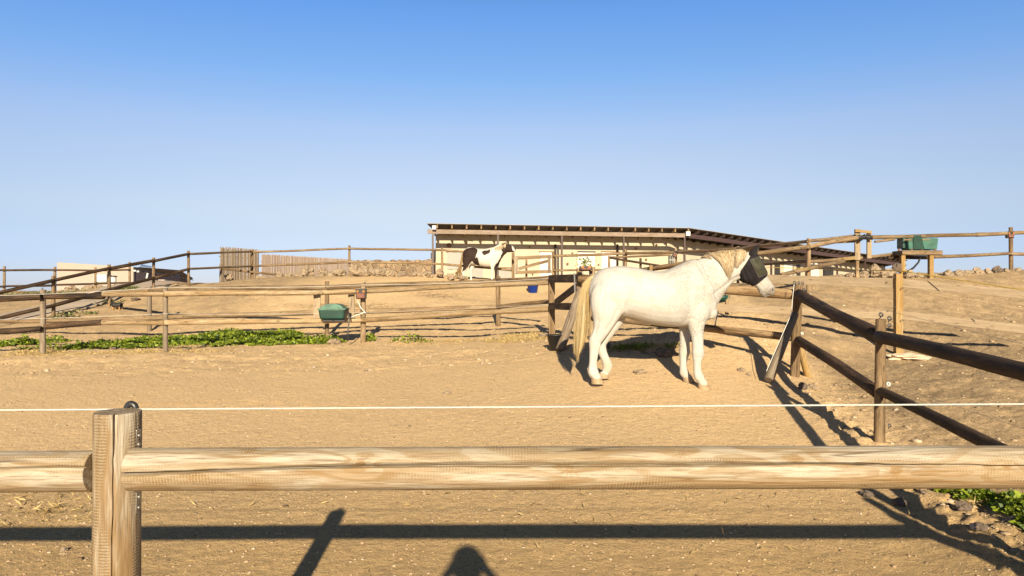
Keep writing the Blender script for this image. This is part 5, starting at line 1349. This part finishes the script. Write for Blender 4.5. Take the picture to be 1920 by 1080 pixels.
# mane: hairs from the crest falling on the near side
M['mane'] = hair_mat("blond_mane_hair", [(.40, .32, .20), (.28, .18, .085), (.46, .40, .30), (.19, .12, .05), (.35, .25, .13)])
crest = [(1310, 484), (1325, 476), (1340, 471.5), (1352, 469), (1366, 468.5), (1380, 467), (1390, 466), (1398, 469)]
def crest_pt(t):
    t = t * (len(crest) - 1); k_ = min(int(t), len(crest) - 2); f = t - k_
    return (crest[k_][0] * (1 - f) + crest[k_ + 1][0] * f, crest[k_][1] * (1 - f) + crest[k_ + 1][1] * f)
items = []
def lock(t0, t1, tips, n, r=(.0016, .0032), lift=.0):
    for i in range(n):
        f = random.random(); cx, cy = crest_pt(t0 + (t1 - t0) * f)
        tx = tips[0][0] * (1 - f) + tips[1][0] * f + random.gauss(0, 1.4); ty = (tips[0][1] * (1 - f) + tips[1][1] * f) + random.uniform(-9, 1.5)
        pts = []; n_ = 9; ph = random.uniform(0, 6)
        for j in range(n_):
            s = j / (n_ - 1); e = s ** 1.15
            x_ = cx + (tx - cx) * (s ** 1.1) + math.sin(s * 5 + ph) * .5; y_ = cy + 1 - 3.0 * math.sin(min(1, s * 3) * math.pi) * lift + (ty - cy) * e
            yy_ = near_y(hbvh, x_, max(y_, cy + 3.5))
            if s < .12: d_ = yy_ + .03 * (1 - s / .12) - HZd
            else: d_ = yy_ - HZd - .012 - .012 * math.sin(s * 3.1) - random.uniform(0, .006)
            pts.append(Vector(H(x_, y_, d_)))
        items.append((pts, random.uniform(*r)))
RR = (.0028, .0062)
lock(.16, .40, ((1346, 492), (1358, 518)), 90, RR, .4)
lock(.34, .50, ((1356, 512), (1364, 524)), 80, RR, 1.0)
lock(.46, .60, ((1362, 524), (1369, 506)), 60, RR, 1.1)
lock(.62, .72, ((1369, 482), (1373, 490)), 16, RR)
lock(.72, .88, ((1371, 498), (1378, 504)), 70, RR)
lock(.84, .99, ((1380, 497), (1391, 486)), 55, RR)
lock(.03, .20, ((1322, 483), (1340, 489)), 30, RR)
RF = (.0011, .002)
lock(.14, .50, ((1344, 490), (1364, 525)), 170, RF, .7)
lock(.45, .62, ((1360, 526), (1370, 506)), 90, RF, 1.1)
lock(.70, .99, ((1370, 505), (1392, 487)), 150, RF)
mane = strands("mane", items, M['mane'], horse, hroot_loc)
# fly mask
M['mask'] = plain("dark_purple_fly_mask", (.013, .010, .012), .9, .35, 14, bump=.6, bd=.01)
M['maskw'] = plain("olive_mesh_panel", (.036, .034, .021), .6, .35, 16, bump=.5, bd=.006)
for k_ in ('mask', 'maskw'): M[k_].node_tree.nodes['Principled BSDF'].inputs['Specular IOR Level'].default_value = .2
M['masktrim'] = plain("grey_trim", (.045, .04, .036), .6, .2)
mk = MB()
mkeys = [(1394.5, 493, 28, .112), (1400, 497, 28.5, .118), (1410, 508, 25.5, .122), (1418, 517, 21, .108), (1423, 523.5, 18.5, .094), (1425, 526, 18, .09)]
loft3(mk, [HK(a, b, h, w) for a, b, h, w in mkeys], seg=30, sub=6, pw=2.3)
loft3(mk, [HK(1395, 505, 10, .085), HK(1400, 518, 15, .10), HK(1406, 527, 8, .075), HK(1411, 531, 3, .03)], seg=16)
mk_me = fuse(mk, .010, 4)
mverts = np.zeros(len(mk_me.vertices) * 3); mk_me.vertices.foreach_get("co", mverts); mverts = mverts.reshape(-1, 3)
fold = .006 * np.sin(mverts[:, 0] * 95 + mverts[:, 2] * 60 + 4 * fbm(mverts[:, 0] * 9, mverts[:, 2] * 9, 2)) * np.clip(1 - (mverts[:, 0] - H(1396, 0)[0]) * 5, .2, 1)
mverts[:, 1] += fold
mbvh = BVHTree.FromPolygons([tuple(v) for v in mverts], [tuple(p.vertices) for p in mk_me.polygons])
mk_me.vertices.foreach_set("co", (mverts - np.array(hroot_loc)).ravel()); mk_me.update(); mk_me.materials.clear()
mask = link_mesh("fly_mask", mk_me, M['mask'], horse)
# olive eye panel lying on the mask
cor = [(1399, 488), (1417, 482), (1437, 512), (1416, 521)]
N = 14; vs = []; fs = []; edge = []
for j in range(N + 1):
    for i in range(N + 1):
        u, v = i / N, j / N
        x_ = (cor[0][0] * (1 - u) + cor[1][0] * u) * (1 - v) + (cor[3][0] * (1 - u) + cor[2][0] * u) * v
        y_ = (cor[0][1] * (1 - u) + cor[1][1] * u) * (1 - v) + (cor[3][1] * (1 - u) + cor[2][1] * u) * v
        yn = near_y(mbvh, x_, y_, None) or HZd - .06
        yn -= .006 + .014 * math.sin(math.pi * u) * math.sin(math.pi * v)
        vs.append(Vector(H(x_, y_, yn - HZd)))
for j in range(N):
    for i in range(N): a_ = j * (N + 1) + i; fs.append((a_, a_ + 1, a_ + N + 2, a_ + N + 1))
k = MB(); k.add(vs, fs); pn = k.build("eye_panel", M['maskw'], mask, smooth=True)
ring = [vs[i] for i in range(N + 1)] + [vs[j * (N + 1) + N] for j in range(1, N + 1)] + [vs[N * (N + 1) + i] for i in reversed(range(N))] + [vs[j * (N + 1)] for j in reversed(range(1, N))]
k = MB(); k.tube([p + Vector((0, -.002, 0)) for p in ring + ring[:1]], .0045, 6); k.build("piping", M['masktrim'], mask, smooth=True)
# ears in the mask
for (bx, by, tx, ty, d, sc) in ((1405, 482, 1420, 459.5, -.05, 1), (1411, 482, 1424.5, 463, .05, .9)):
    k = MB(); q = []
    for f, w in ((0, 6.5), (.25, 7.2), (.55, 5.6), (.8, 3.2), (1, .8)):
        q.append((*H(bx + (tx - bx) * f, by + (ty - by) * f, d), w * sc / HS, .034 * (1 - f * .75)))
    loft3(k, q, seg=12, sub=4); k.build("ear_cover", M['mask'], mask, smooth=True)
    k = MB()
    k.add([H(bx + 5, by - 3, d - .03), H(bx + (tx - bx) * .5 + 5.2, by + (ty - by) * .5, d - .026), H(tx + .6, ty + 2, d - .004), H(bx + (tx - bx) * .5 + 2.4, by + (ty - by) * .5, d - .036)], [(0, 1, 2, 3)])
    k.build("ear_lining", M['masktrim'], mask)

# ===== the brown and white horse on the ridge =====
QZ = 27.0; QS = F / QZ * 10.8
def Q(zx, zy, d=0):
    p = P(840 + zx / 10.8, 440 + zy / 10.8, QZ); return (p.x, p.y + d, p.z)
def QK(zx, zy, h, w, d=0): return (*Q(zx, zy, d), h / QS, w)
qb = MB()
loft3(qb, [QK(*a) for a in [(305, 420, 60, .08), (330, 425, 120, .16), (400, 425, 165, .24), (480, 430, 180, .27), (560, 440, 175, .28), (640, 460, 172, .28), (730, 470, 182, .29), (820, 465, 192, .28), (900, 448, 192, .25), (970, 445, 180, .22), (1030, 455, 130, .17), (1068, 470, 60, .09)]], fixed=(1, 0, 0), seg=24)
loft3(qb, [QK(*a) for a in [(930, 430, 165, .19), (1000, 370, 145, .16), (1060, 320, 125, .14), (1110, 292, 118, .125), (1150, 275, 108, .11), (1185, 268, 92, .10)]], seg=20)
loft3(qb, [QK(*a) for a in [(1140, 240, 50, .08), (1185, 265, 86, .10, -.02), (1240, 282, 84, .10, -.05), (1290, 298, 66, .09, -.08), (1330, 320, 50, .075, -.10), (1358, 342, 34, .055, -.11)]], seg=18)
for ex, ed in ((1150, -.07), (1175, .07)):
    loft3(qb, [QK(ex, 205, 16, .03, ed), QK(ex + 4, 180, 18, .025, ed), QK(ex + 12, 145, 4, .008, ed)], seg=10)
def qleg(keys, d): loft3(qb, [QK(a, b, h, w, d) for a, b, h, w in keys], seg=14)
qleg([(915, 560, 75, .10), (905, 640, 46, .08), (900, 720, 30, .055), (898, 770, 28, .055), (895, 820, 20, .035), (890, 880, 24, .04), (896, 915, 26, .045), (900, 944, 34, .055)], -.13)
qleg([(985, 560, 70, .09), (965, 640, 40, .07), (965, 720, 28, .05), (965, 780, 24, .05), (960, 850, 18, .035), (958, 890, 22, .04), (965, 930, 30, .05)], .13)
qleg([(400, 480, 110, .13), (385, 580, 85, .11), (365, 660, 58, .08), (330, 735, 36, .05), (322, 790, 28, .04), (318, 850, 22, .035), (318, 890, 27, .04), (328, 942, 36, .055)], -.15)
qleg([(510, 540, 85, .12), (490, 610, 58, .09), (465, 680, 42, .07), (448, 745, 34, .05), (455, 800, 26, .04), (462, 860, 22, .035), (460, 895, 27, .04), (466, 936, 32, .05)], .15)
q_me = fuse(qb, .018, 5)
qloc = Vector(Q(620, 944))
def coat_pinto(V_):
    zx = ((V_[:, 0]) * F / QZ + 960 - 840) * 10.8; zy = (HZ - (V_[:, 2] - CAMZ) * F / QZ - 440) * 10.8
    c = np.tile(np.array([.44, .415, .37]), (len(V_), 1)); br = np.array([.020, .0095, .006])
    jx = zx + 14 * fbm(zx / 60, zy / 60, 3); jy = zy + 14 * fbm(zx / 60 + 9, zy / 60, 3)
    polys = [[(270, 420), (320, 320), (380, 285), (440, 272), (500, 262), (590, 285), (608, 340), (585, 420), (560, 470), (600, 455), (622, 520), (640, 640), (530, 590), (500, 540), (470, 560), (430, 620), (380, 690), (285, 780), (260, 600)],
             [(685, 355), (740, 325), (800, 318), (865, 300), (830, 390), (760, 428), (710, 400)],
             [(1085, 100), (1085, 330), (1105, 360), (1060, 460), (1010, 560), (950, 620), (935, 740), (990, 700), (1100, 560), (1300, 460), (1500, 400), (1500, 100)]]
    m = np.zeros(len(V_), bool)
    for p_ in polys: m |= inpoly(jx, jy, p_)
    c[m] = br
    far = (V_[:, 1] > QZ + .06) & (zx > 930) & (zy > 600); c[far] = br
    bl = inpoly(jx, jy, [(1255, 150), (1300, 190), (1345, 300), (1400, 360), (1370, 380), (1310, 330), (1290, 240)]) ; c[bl] = (.44, .41, .37)
    c[zy > 925] = (.12, .09, .06)
    return np.concatenate([c, np.zeros((len(V_), 1))], 1)
paint(q_me, coat_pinto)
pinto = empty("pinto_horse", qloc, "brown and white patched horse standing on the ridge before the stable", "horse")
vv = np.zeros(len(q_me.vertices) * 3); q_me.vertices.foreach_get("co", vv); vv = vv.reshape(-1, 3) - np.array(qloc)
q_me.vertices.foreach_set("co", vv.ravel()); q_me.update(); q_me.materials.clear()
link_mesh("body", q_me, coat_mat("brown_and_white_coat", False, .8, .15), pinto)
M['qtail'] = hair_mat("rusty_tail_hair", [(.26, .15, .05), (.13, .065, .025), (.34, .23, .10), (.07, .035, .015)])
items = []
for i in range(150):
    f = random.random(); e = random.uniform(130, 290); l = random.uniform(820, 900) if e > 170 else random.uniform(760, 880)
    p0 = (300 + 12 * f, 330); d = random.uniform(-.08, .08)
    items.append(([Vector(Q(p0[0], p0[1], d * .3)), Vector(Q(278 + f * 20, 400, d * .5)), Vector(Q(262 + f * 38, 500, d)), Vector(Q(232 + f * 50, 620, d)), Vector(Q(e * .5 + 120 + f * 5, 740, d)), Vector(Q(e, l, d))], .012))
items.append(([Vector(Q(280, 440)), Vector(Q(240, 610)), Vector(Q(180, 710)), Vector(Q(120, 760)), Vector(Q(70, 778))], .014))
strands("tail", items, M['qtail'], pinto, qloc)
items = []
for i in range(110):
    f = random.random(); x0 = 940 + f * 240; y0 = 268 - f * 95
    items.append(([Vector(Q(x0, y0, 0)), Vector(Q(x0 + 6, y0 + 6, -.1)), Vector(Q(x0 - 4, y0 + 50, -.16)), Vector(Q(x0 - 8 + random.uniform(-8, 8), y0 + random.uniform(60, 110), -.155))], .010))
strands("mane", items, M['mane'], pinto, qloc)

# ===== small dog by the left fence =====
dz = 21.0; ds = F / dz
def D(px, py, d=0): p = P(px, py, dz); return (p.x, p.y + d, p.z)
def DK(px, py, h, w, d=0): return (*D(px, py, d), h / ds, w)
gy = 571.0
db = MB()
loft3(db, [DK(230, 562, 2, .03), DK(227, 562, 4.4, .07), DK(220, 562.8, 4.7, .085), DK(214, 562.5, 5.2, .09), (DK(210.5, 561.5, 3.2, .06))], fixed=(1, 0, 0), seg=14)
loft3(db, [DK(213, 562, 3.2, .05), DK(209.5, 561, 2.8, .045), DK(207, 562.5, 2.4, .04), DK(204.5, 565, 1.4, .022), DK(203.5, 566, .8, .015)], seg=12)
for ex in (-.03, .03): loft3(db, [DK(209.5, 560, 1, .012, ex), DK(210.5, 557, .5, .006, ex)], seg=8)
loft3(db, [DK(229, 562, .9, .014), DK(232, 558.5, .7, .012), DK(233, 555.5, .3, .006)], seg=8)
for lx, d in ((213.2, -.05), (215, .05), (225.5, -.05), (227.6, .05)):
    loft3(db, [DK(lx, 565, 1.5, .025, d), DK(lx, 568, 1.1, .02, d), DK(lx - .2, 571, .9, .018, d), DK(lx - .7, 571.6, .9, .018, d)], seg=10)
d_me = fuse(db, .009, 3)
dl = Vector(D(218, 571.5))
def coat_dog(V_):
    y = HZ - (V_[:, 2] - CAMZ) * ds; x = V_[:, 0] * ds + 960
    c = np.tile(np.array([.02, .018, .017]), (len(V_), 1)); c[(y > 566.8)] = (.45, .24, .08); c[(x < 206.5)] = (.42, .22, .07)
    return np.concatenate([c, np.zeros((len(V_), 1))], 1)
paint(d_me, coat_dog)
vv = np.zeros(len(d_me.vertices) * 3); d_me.vertices.foreach_get("co", vv); vv = vv.reshape(-1, 3)
gd = G(218, 571.5, 14); shift = gz(dl.x, dl.y) - dl.z
d_me.vertices.foreach_set("co", (vv - np.array(dl)).ravel()); d_me.update(); d_me.materials.clear()
dog = link_mesh("dog", d_me, coat_mat("black_and_tan_coat", False), None); dog.location = dl + Vector((0, 0, shift if abs(shift) < .3 else 0))
tag(dog, "small black and tan dog walking left below the far left fence", "dog")

# ===== the photographer, whose shadow falls in the foreground =====
pb = MB(); PY = -.17
def K3(x, y, z, a, b): return (x, y + PY, z, a, b)
loft3(pb, [K3(0, 0, .82, .16, .11), K3(0, 0, .95, .17, .12), K3(0, 0, 1.08, .145, .10), K3(0, 0, 1.22, .17, .11), K3(0, 0, 1.31, .17, .095), K3(0, .0, 1.37, .08, .07), K3(0, .01, 1.44, .052, .055)], seg=20)
loft3(pb, [K3(0, .005, 1.40, .04, .05), K3(0, .01, 1.44, .058, .075), K3(0, .01, 1.50, .074, .093), K3(0, .0, 1.56, .074, .093), K3(0, -.005, 1.61, .045, .06)], seg=18)
loft3(pb, [K3(0, .09, 1.50, .012, .012), K3(0, .105, 1.485, .014, .012), K3(0, .10, 1.475, .010, .008)], seg=8)
for s in (-1, 1):
    loft3(pb, [K3(s * .075, .01, 1.515, .012, .02), K3(s * .084, .0, 1.50, .014, .024), K3(s * .078, 0, 1.485, .008, .015)], seg=8)
    loft3(pb, [K3(s * .09, 0, .88, .085, .095), K3(s * .10, .01, .66, .068, .075), K3(s * .105, .015, .48, .052, .058), K3(s * .105, -.005, .32, .052, .055), K3(s * .105, -.01, .12, .035, .038), K3(s * .105, 0, .06, .036, .045)], ref=(0, 1, 0), seg=14)
    loft3(pb, [K3(s * .105, -.06, .04, .035, .03), K3(s * .11, .02, .045, .042, .04), K3(s * .118, .14, .03, .042, .028), K3(s * .12, .18, .025, .02, .015)], ref=(0, 0, 1), seg=12)
    ex, ez = (.27, 1.16) if s > 0 else (.23, 1.12)
    loft3(pb, [K3(s * .14, 0, 1.31, .055, .055), K3(s * .19, .01, 1.25, .05, .05), K3(s * ex, .05, ez, .040, .040)], seg=12)
    loft3(pb, [K3(s * ex, .05, ez, .040, .040), K3(s * (ex * .75), .08, (ez + 1.47) / 2, .036, .034), K3(s * .10, .10, 1.455, .024, .026)], seg=12)
    loft3(pb, [K3(s * .10, .10, 1.455, .022, .026), K3(s * .085, .108, 1.485, .018, .034), K3(s * .078, .112, 1.515, .014, .03)], seg=10)
    for i in range(4):
        y0 = .09 + i * .016; zz_ = 1.528 - abs(i - 1.5) * .004
        loft3(pb, [K3(s * .078, y0, 1.512, .009, .008), K3(s * .070, y0 + .004, zz_ + .012, .0085, .0075), K3(s * .05, y0 + .006, zz_ + .010 , .008, .007)], seg=8, sub=3)
    loft3(pb, [K3(s * .088, .095, 1.475, .010, .010), K3(s * .07, .082, 1.462, .009, .009), K3(s * .05, .08, 1.458, .008, .008)], seg=8, sub=3)
p_me = fuse(pb, .0105, 3)
def coat_person(V_):
    c = np.tile(np.array([.50, .32, .22]), (len(V_), 1)); z = V_[:, 2]; x = np.abs(V_[:, 0])
    c[(z < 1.385)] = (.07, .10, .18); c[(z < .92) & (x < .24)] = (.05, .06, .09); c[z < .075] = (.09, .06, .04)
    return np.concatenate([c, np.zeros((len(V_), 1))], 1)
paint(p_me, coat_person)
p_me.materials.clear()
person = link_mesh("person", p_me, coat_mat("skin_and_clothes", False), None)
tag(person, "photographer in dark clothes holding up a camera, seen only as a foreground shadow", "person")
person.location = (0, .012, gz(0, PY) * 1.0 - .005); person.scale = (1.055, 1.055, 1.055)
hr = MB(); loft3(hr, [K3(0, -.04, 1.46, .06, .055), K3(0, -.03, 1.53, .08, .085), K3(0, -.015, 1.60, .074, .085), K3(0, -.01, 1.635, .04, .05)], seg=16)
h_o = hr.build("hair", M['soffit'], person, loc=parent_origin(person), smooth=True)
cb = empty("handheld_camera", (0, -.06, 1.47), "black camera held up by the photographer", "camera")
k = MB(); k.box((0, -.065, 1.49), .11, .04, .075); k.box((0, -.065, 1.535), .04, .035, .02); k.build("body", M['black'], cb, bevel=.006)
